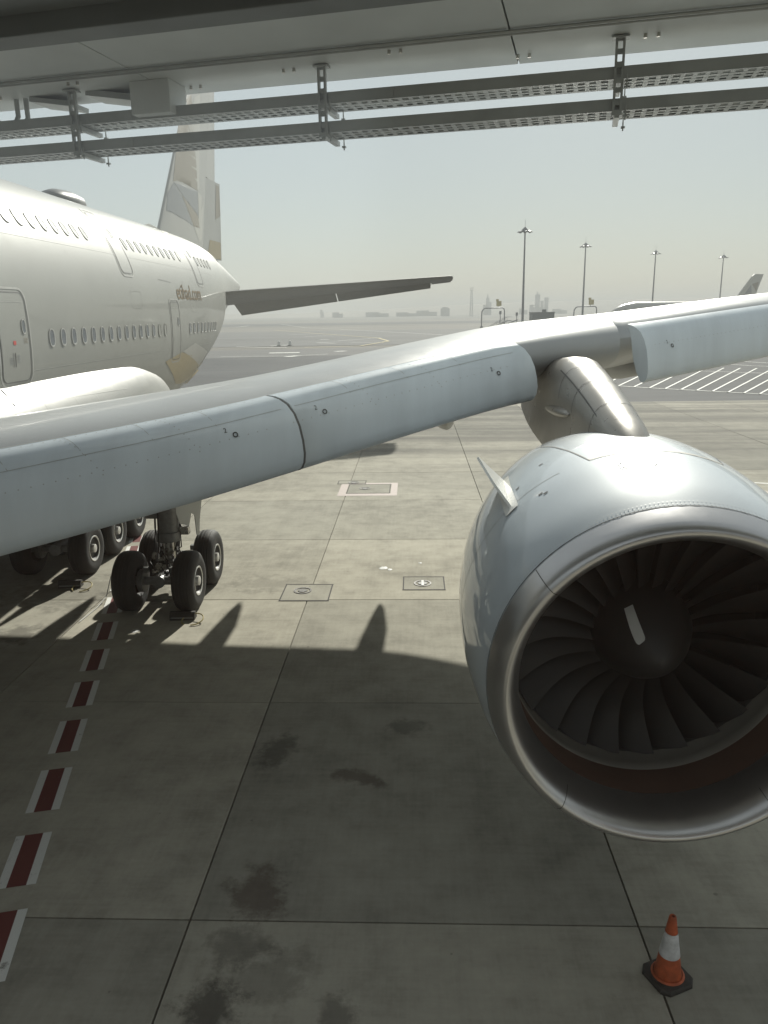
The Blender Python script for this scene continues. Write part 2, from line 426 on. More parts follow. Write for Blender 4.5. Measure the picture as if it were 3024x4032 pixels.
# the apron around the singly built slabs
done = {(round((o.location.x - JX0) / SL - .5), round((o.location.y - JY0) / SL - .5)) for o in apron.children}
V, Fc = [], []
for i in range(-31, 32):
    for j in range(-12, 11):
        if (i, j) in done: continue
        x0 = JX0 + SL * i; y0 = JY0 + SL * j; k = len(V)
        V += [(x0 + .011, y0 + .011, 0), (x0 + SL - .011, y0 + .011, 0), (x0 + SL - .011, y0 + SL - .011, 0), (x0 + .011, y0 + SL - .011, 0)]; Fc.append((k, k + 1, k + 2, k + 3))
o = sheet('concrete_slabs_beyond', V, Fc, 'concrete', apron); o['kind'] = 'stuff'

# asphalt strips beyond the apron
road = structure(quad('service_road', [(-400, 57.2), (400, 57.2), (400, 150), (-400, 150)], -0.03, 'asphalt'))
def strip(name, pts, z, mat): return structure(quad(name, pts, z, mat))
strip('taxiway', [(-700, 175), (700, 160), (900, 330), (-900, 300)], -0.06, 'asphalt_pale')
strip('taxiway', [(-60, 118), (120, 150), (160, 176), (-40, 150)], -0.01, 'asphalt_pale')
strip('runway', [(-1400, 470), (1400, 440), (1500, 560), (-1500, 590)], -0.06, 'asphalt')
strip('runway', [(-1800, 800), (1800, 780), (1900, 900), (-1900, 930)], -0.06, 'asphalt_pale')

# painted lines: pixel rows of the photograph laid on the ground
def line_marking(name, pts, w, z, mat, parent):
    P = [Vector((p[0], p[1])) for p in pts]; V = []; Fc = []
    for i, p in enumerate(P):
        t = (P[min(i + 1, len(P) - 1)] - P[max(i - 1, 0)]).normalized(); n = Vector((-t.y, t.x)) * (w / 2)
        V += [(p.x + n.x, p.y + n.y, z), (p.x - n.x, p.y - n.y, z)]
        if i: k = 2 * i; Fc.append((k - 2, k - 1, k + 1, k))
    return sheet(name, V, Fc, mat, parent)
def gp(*pp): return [(G(x, y).x, G(x, y).y) for x, y in pp]
# hatched keep-clear zone on the service road, right
for k in range(15):
    x1 = 2360 + k * 62; y1 = 1520 + k * 3.4
    a = G(x1 + 10, y1 - 3); b = G(x1 + 165 + k * 3, 1446 + k * 0.5)
    line_marking('hatch_line', [(a.x, a.y), (b.x, b.y)], 0.17, 0.0, 'paint_line_far', road)
line_marking('edge_line', gp((2330, 1512), (2560, 1527), (2800, 1540), (3200, 1562)), 0.2, 0.0, 'paint_line_far', road)
line_marking('edge_line', gp((2470, 1452), (2800, 1462), (3200, 1476)), 0.2, 0.0, 'paint_line_far', road)
line_marking('edge_line', gp((2830, 1432), (2960, 1440), (3150, 1446)), 0.25, 0.0, 'paint_line_far', road)
line_marking('edge_line', gp((2905, 1422), (3040, 1430)), 0.3, 0.0, 'paint_line_far', road)
# far markings under the tailplane, left
for pts, w, mat in (
        (((870, 1404), (1150, 1402), (1290, 1394)), 0.25, 'paint_line_far'),
        (((1060, 1390), (1180, 1388)), 1.3, 'paint_line_far'),
        (((1200, 1368), (1420, 1362), (1530, 1343), (1490, 1331), (1300, 1317), (1080, 1300)), 0.35, 'paint_line_yellow'),
        (((1105, 1276), (1200, 1290), (1500, 1305), (1740, 1318)), 0.3, 'paint_line_far'),
        (((930, 1366), (1130, 1370)), 0.35, 'paint_line_far'), (((1065, 1363), (1095, 1362)), 0.9, 'paint_line_far'),
        (((1110, 1360), (1140, 1359)), 0.9, 'paint_line_far'), (((1260, 1337), (1295, 1337)), 0.6, 'paint_line_far'),
        (((1250, 1350), (1320, 1352)), 0.6, 'paint_line_far'), (((1330, 1342), (1500, 1330)), 0.3, 'paint_line_far'),
        (((1380, 1350), (1510, 1348)), 0.3, 'paint_line_far'), (((1140, 1318), (1280, 1312)), 0.3, 'paint_line_far'),
        (((1200, 1325), (1360, 1318)), 0.3, 'paint_line_far'), (((930, 1288), (980, 1283)), 0.8, 'paint_line_far'),
        (((1130, 1405), (1175, 1400)), 0.9, 'paint_line_far'), (((1320, 1384), (1360, 1382)), 0.9, 'paint_line_far')):
    line_marking('taxi_line', gp(*pts), w * 1.7, 0.012, mat, road)
# broken line of short white bars on the apron edge under the wing
for k in range(6):
    a = G(2060 + k * 22, 1575 + k * 22); line_marking('broken_line', [(a.x - .2, a.y - .9), (a.x + .25, a.y + .9)], 0.25, 0.004, 'paint_line_white', apron)
line_marking('stand_line', gp((2915, 1895), (3060, 1960), (3300, 2060)), 0.30, 0.004, 'paint_line_pink', apron)
line_marking('stand_line', gp((2910, 1898), (3040, 1905), (3300, 1915)), 0.12, 0.0065, 'paint_line_white', apron)

# red and white equipment restraint line: each dash is a white, a red and a white bar
rl = bpy.data.objects.new('restraint_line', None); COL.objects.link(rl); structure(rl)
P0 = G(100, 3386); P1 = G(374, 2600)
dirv = Vector((P1.x - P0.x, P1.y - P0.y)).normalized(); nv = Vector((-dirv.y, dirv.x))
def at_line(py):                         # point on the line for a photo row
    lo, hi = -8.0, 60.0
    for _ in range(50):
        m_ = (lo + hi) / 2; q = Vector((P0.x, P0.y)) + dirv * m_
        rel = np.array([q.x, q.y, 0]) - EYEV; c = rel[0] * _r + rel[1] * _d + rel[2] * _u
        yy = 2016 - FOC * c[1] / c[2]
        if yy > py: lo = m_
        else: hi = m_
    return lo
rows = [(3590, 3880), (3285, 3492), (3028, 3195), (2836, 2963), (2684, 2782), (2558, 2640), (2450, 2520), (2350, 2415), (2275, 2325), (2195, 2240), (2150, 2180), (2110, 2135)]
for a, b in rows:
    s0, s1 = at_line(b), at_line(a)
    for nm, c0, w, mt in (('white_bar', -0.168, 0.11, 'paint_line_white'), ('red_bar', 0.0, 0.226, 'paint_line_red'), ('white_bar', 0.168, 0.11, 'paint_line_white')):
        V = []
        for s in (s0, s1):
            for e in (-w / 2, w / 2):
                q = Vector((P0.x, P0.y)) + dirv * s + nv * (c0 + e); V.append((q.x, q.y, 0.004))
        sheet(nm, V, [(0, 1, 3, 2)], mt, rl)

# pit covers set flush in the slabs
def pit(label, c0, c1, round_px, border=None, cross=False):
    a = G(*c0); b = G(*c1); cx, cyy = (a.x + b.x) / 2, (a.y + b.y) / 2; w, h = abs(b.x - a.x), abs(b.y - a.y)
    t = thing('pit_cover', label, 'pit cover', (cx, cyy, 0))
    sheet('lid', [(-w / 2, -h / 2, .006), (w / 2, -h / 2, .006), (w / 2, h / 2, .006), (-w / 2, h / 2, .006)], [(0, 1, 2, 3)], 'pit_lid', t)
    bm = bmesh.new()
    for s in (-1, 1):
        add_box(bm, (0, s * h / 2, 0.0), (w + .04, .032, .022)); add_box(bm, (s * w / 2, 0, 0.001), (.03, h - .032, .022))
    frombm('frame', bm, 'joint_fill', t)
    rp = G(*round_px); rx, ry = rp.x - cx, rp.y - cyy
    V, Fc = lathe([(0.008, .22), (0.018, .22), (0.018, .18), (0.010, .17)], 28, axis='Z')
    o = mesh('manhole_ring', V, Fc, 'iron', t, True); o.location = (rx, ry, 0)
    bm = bmesh.new(); bmesh.ops.create_cone(bm, cap_ends=True, segments=24, radius1=.12, radius2=.115, depth=.012)
    o = frombm('manhole_lid', bm, 'iron' if not cross else 'mark_black', t); o.location = (rx, ry, .013)
    if cross:
        bm = bmesh.new(); add_box(bm, (0, 0, .024), (.06, .38, .008)); o = frombm('painted_bar', bm, 'post_white', t); o.location = (rx, ry, 0)
    if border:
        a2 = G(*border[0]); b2 = G(*border[1]); X0, Y0, X1, Y1 = a2.x - cx, a2.y - cyy, b2.x - cx, b2.y - cyy
        x0, y0, x1, y1 = -w / 2 - .04, -h / 2 - .04, w / 2 + .04, h / 2 + .04
        V = [(X0, Y0, .004), (X1, Y0, .004), (X1, Y1, .004), (X0, Y1, .004), (x0, y0, .004), (x1, y0, .004), (x1, y1, .004), (x0, y1, .004)]
        sheet('painted_border', V, [(0, 1, 5, 4), (1, 2, 6, 5), (2, 3, 7, 6), (3, 0, 4, 7)], 'paint_line_pink', t)
    return t
pit('large rectangular pit cover with a round manhole, set over a joint crossing', (1100, 2366), (1310, 2302), (1192, 2327))
pit('small square pit cover with a white bar across its manhole', (1588, 2323), (1746, 2272), (1664, 2298), cross=True)
pit('dark pit cover inside a faded pink painted border', (1365, 1943), (1538, 1907), (1437, 1924), border=((1327, 1953), (1567, 1901)))
pit('narrow pit cover adjoining the pink bordered pit', (1330, 1906), (1442, 1893), (1393, 1901))
# ------------------------------------------------------------------ the large airliner
CL = -12.4
plane = thing('airliner', 'white double-deck airliner with gold lettering, its wing and engine filling the view', 'airliner', (CL, 17.5, 0))
plane_off = Vector((CL, 17.5, 0))
def P(o):                                   # parent a world-space part to the airliner without moving it
    o.parent = plane; o.location = Vector(o.location) - plane_off; return o
def grp(name, parent=None, loc=(0, 0, 0)):
    o = bpy.data.objects.new(name, None); COL.objects.link(o); o.empty_display_size = 0.2; o.location = loc
    return o

# ---- fuselage skin
f_hw = pchip([-16.3, -15.8, -14.5, -12, -8, -4, 30, 34, 37, 40, 44, 48, 52, 56.2], [.15, .9, 1.9, 2.85, 3.45, 3.57, 3.57, 3.50, 3.28, 2.90, 2.05, 1.35, .75, .2])
f_top = pchip([-16.3, -15.8, -14.5, -12, -9, -4, 36, 40, 44, 48, 52, 56.2], [5.0, 6.0, 7.2, 8.8, 10.0, 10.4, 10.4, 10.35, 10.15, 9.8, 9.35, 8.8])
f_bot = pchip([-16.3, -15.8, -14.5, -12, -8, -4, 27, 30, 34, 38, 42, 46, 50, 56.2], [4.7, 4.0, 3.3, 2.7, 2.3, 2.2, 2.2, 2.4, 3.0, 3.95, 4.95, 5.95, 6.9, 8.2])
def f_zc(Y):
    t, b = f_top(Y), f_bot(Y); return b + (t - b) * 0.488
NU, NLo = 2.5, 2.25
def f_halfw(Y, z):
    t, b, c, h = f_top(Y), f_bot(Y), f_zc(Y), f_hw(Y)
    q, n = ((z - c) / (t - c), NU) if z > c else ((c - z) / (c - b), NLo)
    q = min(max(q, 0), 0.99999); return h * (1 - q ** n) ** (1 / n)
def FS(Y, z, off=0.0):                      # point on the port side skin, pushed out by off
    x = f_halfw(Y, z); e = 0.02
    dz = (f_halfw(Y, z + e) - f_halfw(Y, z - e)) / (2 * e); dy = (f_halfw(Y + e, z) - f_halfw(Y - e, z)) / (2 * e)
    n = Vector((1, -dy, -dz)).normalized()
    return Vector((CL + x, Y, z)) + n * off
def FN(Y, z):
    return (FS(Y, z, 1.0) - FS(Y, z, 0.0)).normalized()
def fpix(px, py):                           # photo pixel -> (Y, z) on the skin
    X = -8.9; p = None
    for _ in range(60):
        p = atX(px, py, X); X = X * .6 + .4 * (CL + f_halfw(min(p.y, 55), p.z))
    return (p.y, p.z)
rings = []
ys = list(np.linspace(-16.3, -8, 18)) + list(np.linspace(-7, 29, 46)) + list(np.linspace(29.4, 56.2, 90))
for Y in ys:
    t, b, c, h = f_top(Y), f_bot(Y), f_zc(Y), f_hw(Y); ring = []
    for k in range(112):
        a = 2 * PI * k / 112; ca, sa = math.cos(a), math.sin(a); n, hh = (NU, t - c) if sa >= 0 else (NLo, c - b)
        ring.append((CL + h * math.copysign(abs(ca) ** (2 / n), ca), Y, c + hh * math.copysign(abs(sa) ** (2 / n), sa)))
    rings.append(ring)
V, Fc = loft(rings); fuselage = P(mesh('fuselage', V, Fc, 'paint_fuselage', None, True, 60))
F_ = P                                      # doors, windows and lettering are parts of the airliner itself

# windows: rim + pane, one shared mesh per kind
def oval(w, h, n=20, p=2.6):
    return [(math.copysign(abs(math.cos(a)) ** (2 / p), math.cos(a)) * w / 2, math.copysign(abs(math.sin(a)) ** (2 / p), math.sin(a)) * h / 2) for a in (2 * PI * k / n for k in range(n))]
def window_mesh(kind):
    me = bpy.data.meshes.new('window'); V = []; Fc = []; n = 20
    o0, o1, o2 = oval(.30, .44), oval(.25, .385), oval(.235, .37)
    for ring, z in ((o0, .004), (o0, .016), (o1, .016), (o2, -0.0)): V += [(x, y, z) for x, y in ring]
    for r in range(3):
        for k in range(n): Fc.append((r * n + k, r * n + (k + 1) % n, (r + 1) * n + (k + 1) % n, (r + 1) * n + k))
    me.from_pydata(V, [], Fc); me.materials.append(MATS['window_rim'] if kind == 'dark' else MATS['paint_fuselage'])
    pm = bpy.data.meshes.new('pane'); pm.from_pydata([(x, y, .008) for x, y in oval(.26, .395)], [], [tuple(range(n))])
    pm.materials.append(MATS['window_glass'] if kind == 'dark' else (MATS['window_shade'] if kind == 'shade' else MATS['paint_fuselage']))
    return me, pm
WM = {k: window_mesh(k) for k in ('dark', 'shade', 'blank')}
def place_window(Y, z, kind, s=1.0):
    p, n = FS(Y, z), FN(Y, z)
    yax = (Vector((0, 0, 1)) - n * n.z).normalized(); xax = yax.cross(n)
    M = Matrix((xax, yax, n)).transposed().to_4x4(); M = M @ Matrix.Diagonal((s, s, 1, 1)); M.translation = p - plane_off
    o = link('window', WM[kind][0]); o.parent = plane; o.matrix_local = M
    q = link('pane', WM[kind][1]); q.parent = o
for k in range(13): place_window(18.99 + .638 * k, 6.13, 'dark')
for k in range(2): place_window(18.99 + .638 * (13 + k), 6.13, 'blank')
for k in range(9): place_window(31.15 + .638 * k, 6.12, 'dark')
for k in range(9): place_window(11.0 + .638 * k, 6.14, 'dark')
for k in range(-4, 8): place_window(18.45 + .638 * k, 8.93, 'shade')
for k in range(9): place_window(26.0 + .638 * k, 8.90, 'shade')
place_window(31.85, 8.90, 'blank')
for k in range(5): place_window(34.5 + .638 * k, 8.87, 'shade' if k == 0 else 'blank')

# doors
def door(y0, y1, z0, z1, winz, r=.16, sill=False):
    d = F_(patch('door', FS, rrect(y0, y1, z0, z1, r), .008, 'paint_fuselage', None, rows=22, cols=4))
    ribbon('door_gap', FS, rrect(y0, y1, z0, z1, r), .024, .012, 'panel_gap', d)
    ribbon('door_surround', FS, rrect(y0 - .09, y1 + .09, z0 - .09, z1 + .09, r + .08), .05, .010, 'panel_seam', d)
    ribbon('hinge_line', FS, [(y0 + .1, z1 - .2), (y1 - .1, z1 - .2)], .015, .012, 'panel_seam', d, closed=False)
    if winz:
        yc = y1 - .2; n = FN(yc, winz); p = FS(yc, winz)
        yax = (Vector((0, 0, 1)) - n * n.z).normalized(); M = Matrix((yax.cross(n), yax, n)).transposed().to_4x4() @ Matrix.Diagonal((.62, .75, 1, 1)); M.translation = p + n * .008
        o = link('window', WM['dark'][0]); o.parent = d; o.matrix_local = M
        o2 = link('pane', WM['dark'][1]); o2.parent = d; o2.matrix_local = M
    return d
d3 = door(16.55, 17.82, 5.22, 7.16, 6.42, .2)
for k in range(5):
    ribbon('stencil', FS, [(16.86, 5.62 + .035 * k), (17.05 - .02 * (k % 3), 5.62 + .035 * k)], .012, .013, 'livery_grey', d3, closed=False)
    ribbon('stencil', FS, [(17.2, 5.66 + .035 * k), (17.34 - .03 * (k % 2), 5.66 + .035 * k)], .012, .013, 'livery_grey', d3, closed=False)
    ribbon('stencil', FS, [(17.56, 6.06 + .025 * k), (17.76 - .02 * (k % 3), 6.06 + .025 * k)], .010, .013, 'livery_tan', d3, closed=False)
patch('red_placard', FS, rrect(17.08, 17.20, 6.03, 6.12, .01), .014, 'mark_red', d3, rows=2, cols=2)
ribbon('handle_slot', FS, [(17.12, 5.55), (17.12, 5.86)], .03, .014, 'mark_black', d3, closed=False)
ribbon('handle_slot', FS, [(17.03, 5.55), (17.03, 5.86)], .02, .014, 'panel_gap', d3, closed=False)
door(28.75, 29.75, 5.02, 7.10, 6.40, .15)
door(24.62, 25.58, 7.93, 9.72, None, .18)
door(33.25, 34.18, 7.90, 9.70, None, .18)
place_window(25.25, 9.15, 'shade', .9); place_window(33.85, 9.12, 'shade', .9)
# panel lines and service hatches
def fline(pts, w=.018, mat='panel_seam', name='panel_line'): return F_(ribbon(name, FS, pts, w, .004, mat, None, closed=False, step=.4))
fline([(8, 8.47), (24.6, 8.47)]); fline([(25.6, 8.46), (33.2, 8.44)]); fline([(34.2, 8.44), (37.5, 8.40)])
fline([(17.9, 5.42), (28.6, 5.42)], .014); fline([(29.9, 5.40), (35.5, 5.40)], .014)
for Y_ in (14.2, 20.9, 23.3, 27.6, 30.9, 36.0): fline([(Y_, 4.6), (Y_, 6.2), (Y_, 7.8), (Y_, 9.6)], .009)
fline([(28.0, 7.86), (29.4, 7.80)], .03, 'panel_gap')
for (a, b, c, d, r) in ((24.9, 25.85, 6.86, 7.40, .12), (31.6, 32.5, 6.75, 7.30, .12)):
    F_(ribbon('hatch_outline', FS, rrect(a, b, c, d, r), .016, .005, 'panel_seam', None))
for px, py in ((810, 1245), (806, 1332)):
    y, z = fpix(px, py); F_(ribbon('bracket_mark', FS, [(y - .25, z + .1), (y - .25, z), (y + .25, z), (y + .25, z + .1)], .02, .005, 'panel_seam', None, closed=False))
# livery facets on the rear body
def ffacet(mat, *pp): F_(patch('livery_facet', FS, [fpix(x, y) for x, y in pp], .009, mat, None, rows=12, cols=10))
ffacet('livery_gold', (651, 1424), (716, 1387), (783, 1457), (735, 1510), (690, 1510))
ffacet('tail_grey', (720, 1384), (768, 1350), (815, 1385), (782, 1440))
ffacet('livery_pale', (585, 880), (625, 900), (628, 940))
# lettering on the body side
def text_mesh(name, body, size, S, u0, v0, mat, parent, mirror=False, slant=0.0, bold=0.0):
    cu = bpy.data.curves.new(name, 'FONT'); cu.body = body; cu.size = size; cu.resolution_u = 4; cu.offset = bold
    tmp = bpy.data.objects.new(name, cu); COL.objects.link(tmp)
    dg = bpy.context.evaluated_depsgraph_get(); me = bpy.data.meshes.new_from_object(tmp.evaluated_get(dg))
    bpy.data.objects.remove(tmp); bpy.data.curves.remove(cu)
    bm = bmesh.new(); bm.from_mesh(me); bmesh.ops.triangulate(bm, faces=bm.faces)
    bmesh.ops.subdivide_edges(bm, edges=[e for e in bm.edges if e.calc_length() > .3], cuts=1)
    for v in bm.verts: v.co = S(u0 + v.co.x, v0 + v.co.y, .012)
    bm.to_mesh(me); bm.free(); me.materials.clear()
    return link(name, me, mat, parent)
F_(text_mesh('lettering', 'etihad.com', .80, FS, 29.80, 7.22, 'gold_letter', None, bold=.006))
# radome on the crown
p = atX(245, 745, CL)
V, Fc = lathe([(-1.5, .02), (-1.3, .22), (-.8, .38), (0, .45), (.8, .40), (1.4, .22), (1.7, .03)], 24)
o = P(mesh('antenna_radome', [(CL + x * 1.2, p.y + y, 10.62 + z * .8) for x, y, z in V], Fc, 'paint_grey', None, True))

# ---- belly fairing
rings = []
b_hw = pchip([-1, 1, 5, 12, 20, 24, 27, 29.5, 31], [2.8, 3.4, 4.0, 4.25, 4.25, 4.15, 3.85, 3.35, 2.8])
b_top = pchip([-1, 1, 5, 20, 24, 27, 29.5, 31], [3.4, 4.2, 5.6, 6.0, 6.0, 5.5, 4.4, 3.4])
for Y in np.linspace(-1, 31, 50):
    ring = []; h = b_hw(Y); zt = b_top(Y); zb = 1.75 + .5 * max(0, abs(Y - 14) / 16) ** 2
    c = 3.3 if Y < 28 else 3.1
    for k in range(56):
        a = 2 * PI * k / 56; ca, sa = math.cos(a), math.sin(a); n = 2.5
        ring.append((CL + h * math.copysign(abs(ca) ** (2 / n), ca), Y, c + ((zt - c) if sa >= 0 else (c - zb)) * math.copysign(abs(sa) ** (2 / n), sa)))
    rings.append(ring)
V, Fc = loft(rings); fairing = P(mesh('belly_fairing', V, Fc, 'fairing_white', None, True, 60))
def b_half(Y, z):
    h, zt = b_hw(Y), b_top(Y); q = min(max((z - 3.3) / (zt - 3.3), 0), .9999); return h * (1 - q ** 2.5) ** .4
def BS(Y, z, off=0.0):
    e = .02; n = Vector((1, -(b_half(Y + e, z) - b_half(Y - e, z)) / (2 * e), -(b_half(Y, z + e) - b_half(Y, z - e)) / (2 * e))).normalized()
    return Vector((CL + b_half(Y, z), Y, z)) + n * off
for k, Y in enumerate((15.8, 17.6, 19.2, 20.4, 22.3, 24.2, 26.2)):
    o = ribbon('fairing_seam', BS, [(Y, 3.8), (Y - .15, 5.15 - max(0, Y - 24) * .22)], .012, .004, 'panel_seam', fairing, closed=False)
ribbon('fairing_seam', BS, [(18.6, 4.7), (22.6, 4.55)], .012, .004, 'panel_seam', fairing, closed=False)
patch('step_plate', BS, [(16.3, 4.78), (17.9, 4.78), (17.7, 5.1), (16.4, 5.12)], .012, 'paint_white', fairing, rows=4, cols=6)

# ---- vertical tail
v_le = lambda z: 39.3 + (z - 10.7) * .90
v_te = lambda z: 50.3 + (z - 10.0) * .26
def VS_t(Y, z):
    a, b = v_le(z), v_te(z); t = min(max((Y - a) / (b - a), 0.0), 1.0)
    th = (0.62 - (z - 10) * .022)
    return th * 2.2 * (0.2969 * math.sqrt(max(t, 0)) - .126 * t - .3516 * t**2 + .2843 * t**3 - .1036 * t**4) * 2.0
def VS(Y, z, off=0.0): return Vector((CL + max(VS_t(Y, z), .01) + off, Y, z))
rings = []
for z in np.linspace(9.0, 24.0, 16):
    a, b = v_le(z), v_te(z); b2 = a + (b - a) * .70; ring = []
    ts = [0, .006, .02, .05, .1, .18, .28, .4, .55, .70]
    for t in ts: ring.append((CL + VS_t(a + (b - a) * t, z), a + (b - a) * t, z))
    for t in ts[:0:-1]: ring.append((CL - VS_t(a + (b - a) * t, z), a + (b - a) * t, z))
    rings.append(ring)
V, Fc = loft(rings); fin = P(mesh('tail_fin', V, Fc, 'tail_grey', None, True, 50))
V, Fc = lathe([(-3.5, .03), (-3.2, .2), (-2, .5), (0, .75), (3, .8), (6, .7), (9, .4)], 24)
P(mesh('fin_root_fairing', [(CL + x * .8, 41.8 + y * .9, 10.12 + z * .75 - (y + 3.5) * .03) for x, y, z in V], Fc, 'paint_fuselage', None, True))
def rudder(z0, z1, defl):
    o = grp('rudder'); rg = []
    for z in np.linspace(z0, z1, 5):
        a, b = v_le(z), v_te(z); h = a + (b - a) * .70; ring = []
        for s in (1, -1):
            for t in ((.70, .78, .88, .97, 1.0) if s > 0 else (.97, .88, .78, .70)):
                yy = a + (b - a) * t; x = s * max(VS_t(yy, z) * .98, .015); dy = yy - h
                ring.append((CL + x * math.cos(defl) + dy * math.sin(defl), h + .02 + dy * math.cos(defl) - x * math.sin(defl), z))
        rg.append(ring)
    V, Fc = loft(rg); COL.objects.unlink(o); bpy.data.objects.remove(o)
    return P(mesh('rudder', V, Fc, 'tail_grey', None, True, 50))
rud = rudder(9.9, 14.55, R_(7)); rudder(14.6, 23.6, R_(0))
def vpix(px, py): p = atX(px, py, CL + .25); return (p.y, p.z)
def vfacet(mat, *pp):
    o = patch('livery_facet', VS, [vpix(x, y) for x, y in pp], .006, mat, fin, rows=10, cols=10)
vfacet('livery_tan', (690, 713), (702, 620), (728, 420), (760, 370), (781, 751))
vfacet('livery_pale', (731, 560), (770, 385), (792, 370), (788, 600), (788, 742), (782, 750))
vfacet('livery_grey', (691, 717), (780, 753), (784, 850), (720, 770))
vfacet('livery_pale', (782, 756), (800, 775), (792, 890), (786, 855))
vfacet('livery_tan', (718, 770), (783, 852), (790, 900), (764, 890))
vfacet('livery_pale', (786, 858), (806, 800), (800, 940), (789, 955), (766, 895))
vfacet('livery_grey', (672, 760), (690, 720), (716, 770), (760, 890), (700, 850), (665, 830))
# gold panel at the foot of the rudder
h1 = [vpix(812, 955), vpix(846, 948), vpix(846, 1015), vpix(814, 998)]
def RS(Y, z, off=0.0):
    a, b = v_le(z), v_te(z); h = a + (b - a) * .70; dy = Y - h; dl = R_(7); x = max(VS_t(min(Y, b), z) * .98, .015)
    return Vector((CL + x * math.cos(dl) + dy * math.sin(dl) + off, h + .02 + dy * math.cos(dl) - x * math.sin(dl), z))
patch('livery_facet', RS, [(47.6, 9.95), (50.15, 9.95), (50.45, 11.0), (48.4, 11.0)], .01, 'livery_gold', rud, rows=5, cols=5)
patch('livery_facet', RS, [(49.9, 12.3), (50.95, 12.6), (51.3, 14.4), (50.7, 14.4)], .01, 'livery_tan', rud, rows=5, cols=5)

# ---- tailplane
def tp(X):                       # X -> LE y, LE z, hinge, TE
    t = (X + 11.4) / 13.9
    return dict(le=42.6 + 8.6 * t, te=50.2 + 3.9 * t, zl=7.75 + 1.05 * t, zt=7.05 + 1.45 * t, th=.38 - .26 * t)
def tp_ring(X, t0, t1, drop=0.0, n=9):
    d = tp(X); up = []; lo = []
    for k in range(n):
        t = t0 + (t1 - t0) * (k / (n - 1)) ** (1.8 if t0 == 0 else 1.0)
        y = d['le'] + (d['te'] - d['le']) * t; z = d['zl'] + (d['zt'] - d['zl']) * t
        h = d['th'] * 4.2 * (0.2969 * math.sqrt(t) - .126 * t - .3516 * t**2 + .2843 * t**3 - .1015 * t**4)
        if drop: dy = (t - t0) * (d['te'] - d['le']); z -= dy * math.tan(drop)
        up.append((X, y, z + h)); lo.append((X, y, z - h))
    return up + lo[::-1]
V, Fc = loft([tp_ring(X, 0.0, .72) for X in np.linspace(-12.2, 2.45, 12)] + [tp_ring(2.62, .25, .72)])
P(mesh('tailplane', V, Fc, 'paint_grey', None, True, 50))
for a, b in ((-10.9, -4.9), (-4.84, 1.2)):
    V, Fc = loft([tp_ring(X, .73, 1.0, R_(15), 6) for X in np.linspace(a, b, 5)]); P(mesh('elevator', V, Fc, 'paint_grey', None, True, 50))
V, Fc = loft([tp_ring(X, .73, 1.0, 0.0, 6) for X in (1.25, 2.55)]); P(mesh('tailplane_tip', V, Fc, 'paint_grey', None, True, 50))

# ---- port wing
w_le = pchip([-9.6, 2.4, 9, 27.5], [4 - .5, 12.4, 17.2, 29.4])
def w_leY(X): return 4 + (X + 8.93) * .74 if X < 4 else 4 + 12.93 * .74 + (X - 4) * .70
w_low = pchip([-9.6, -8.9, -4.3, -2.75, -1.43, 0, 1.66, 4.0, 5.6, 6.85, 27.5], [3.55, 3.62, 4.22, 4.45, 4.69, 4.97, 5.24, 5.42, 5.57, 5.69, 7.6])
w_k = pchip([-9.6, -4.3, -2, 1.2, 6.8, 15, 27.5], [1.25, 1.12, 1.06, 1.0, .98, .75, .35])
w_teY = pchip([-9.6, 3, 8, 27.5], [21.8, 21.9, 23.6, 33.3])
w_teZ = pchip([-9.6, -6, -2, 1, 4, 8, 27.5], [3.9, 4.05, 4.3, 4.45, 5.1, 5.85, 7.7])
def wing_ring(X):
    Y0, L, k, yt, zt = w_leY(X), w_low(X), w_k(X), w_teY(X), w_teZ(X); s = k if k < 1 else 1.0
    nose = [(.95, .22), (.45, .36), (.27, .47), (.18, .60), (.20, .72), (.29, .82), (.47, .925), (.8, 1.02), (1.25, 1.085), (1.8, 1.12), (2.5, 1.13)]
    if X > 3.5:                              # behind the slat the fixed nose lies further back and thinner
        nose = [(dy + .42 * max(0, 1 - dy / 1.8), dz if dz > 1.0 else dz + (.12 if dz < .7 else .04)) for dy, dz in nose]
    up = [(Y0 + dy * s, L + dz * k) for dy, dz in nose]
    yc, zc = up[-1]
    for u in (.12, .25, .4, .55, .7, .85, 1.0): up.append((yc + (yt - yc) * u, zc + (zt + .03 - zc) * u ** 1.55))
    y1, z1 = up[0]; lo = []
    for u in (.97, .8, .6, .4, .2): lo.append((y1 + (yt - y1) * u, z1 - .25 * math.sin(PI * u) * k + (zt - .02 - z1) * u))
    return [(X, y, z) for y, z in up + lo]
Xs = sorted(list(np.linspace(-9.6, 8, 34)) + [3.40, 3.47, 3.485, 3.53]) + list(np.linspace(9, 27.5, 16))
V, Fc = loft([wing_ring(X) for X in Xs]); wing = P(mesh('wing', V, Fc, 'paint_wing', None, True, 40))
NOSE = [(.50, .945), (.40, .92), (.30, .875), (.20, .80), (.11, .68), (.045, .52), (.005, .34), (-.012, .18), (.0, .07), (.035, .01), (.085, -.015), (.14, .01)]
NBACK = [(.24, .16), (.33, .38), (.38, .62), (.42, .80)]
def droop_ring(X, dy0=0.0, dz0=0.0, sc=1.0, skew=0.0):        # skew: ends are cut square to the swept edge
    out = []
    for dy, dz in NOSE + NBACK:
        Xi = X - skew * dy; Y0, L, k = w_leY(Xi), w_low(Xi), w_k(Xi); s = (k if k < 1 else 1.0)
        out.append((Xi, Y0 + (dy * sc) * s + dy0, L + dz * k * sc + dz0))
    return out
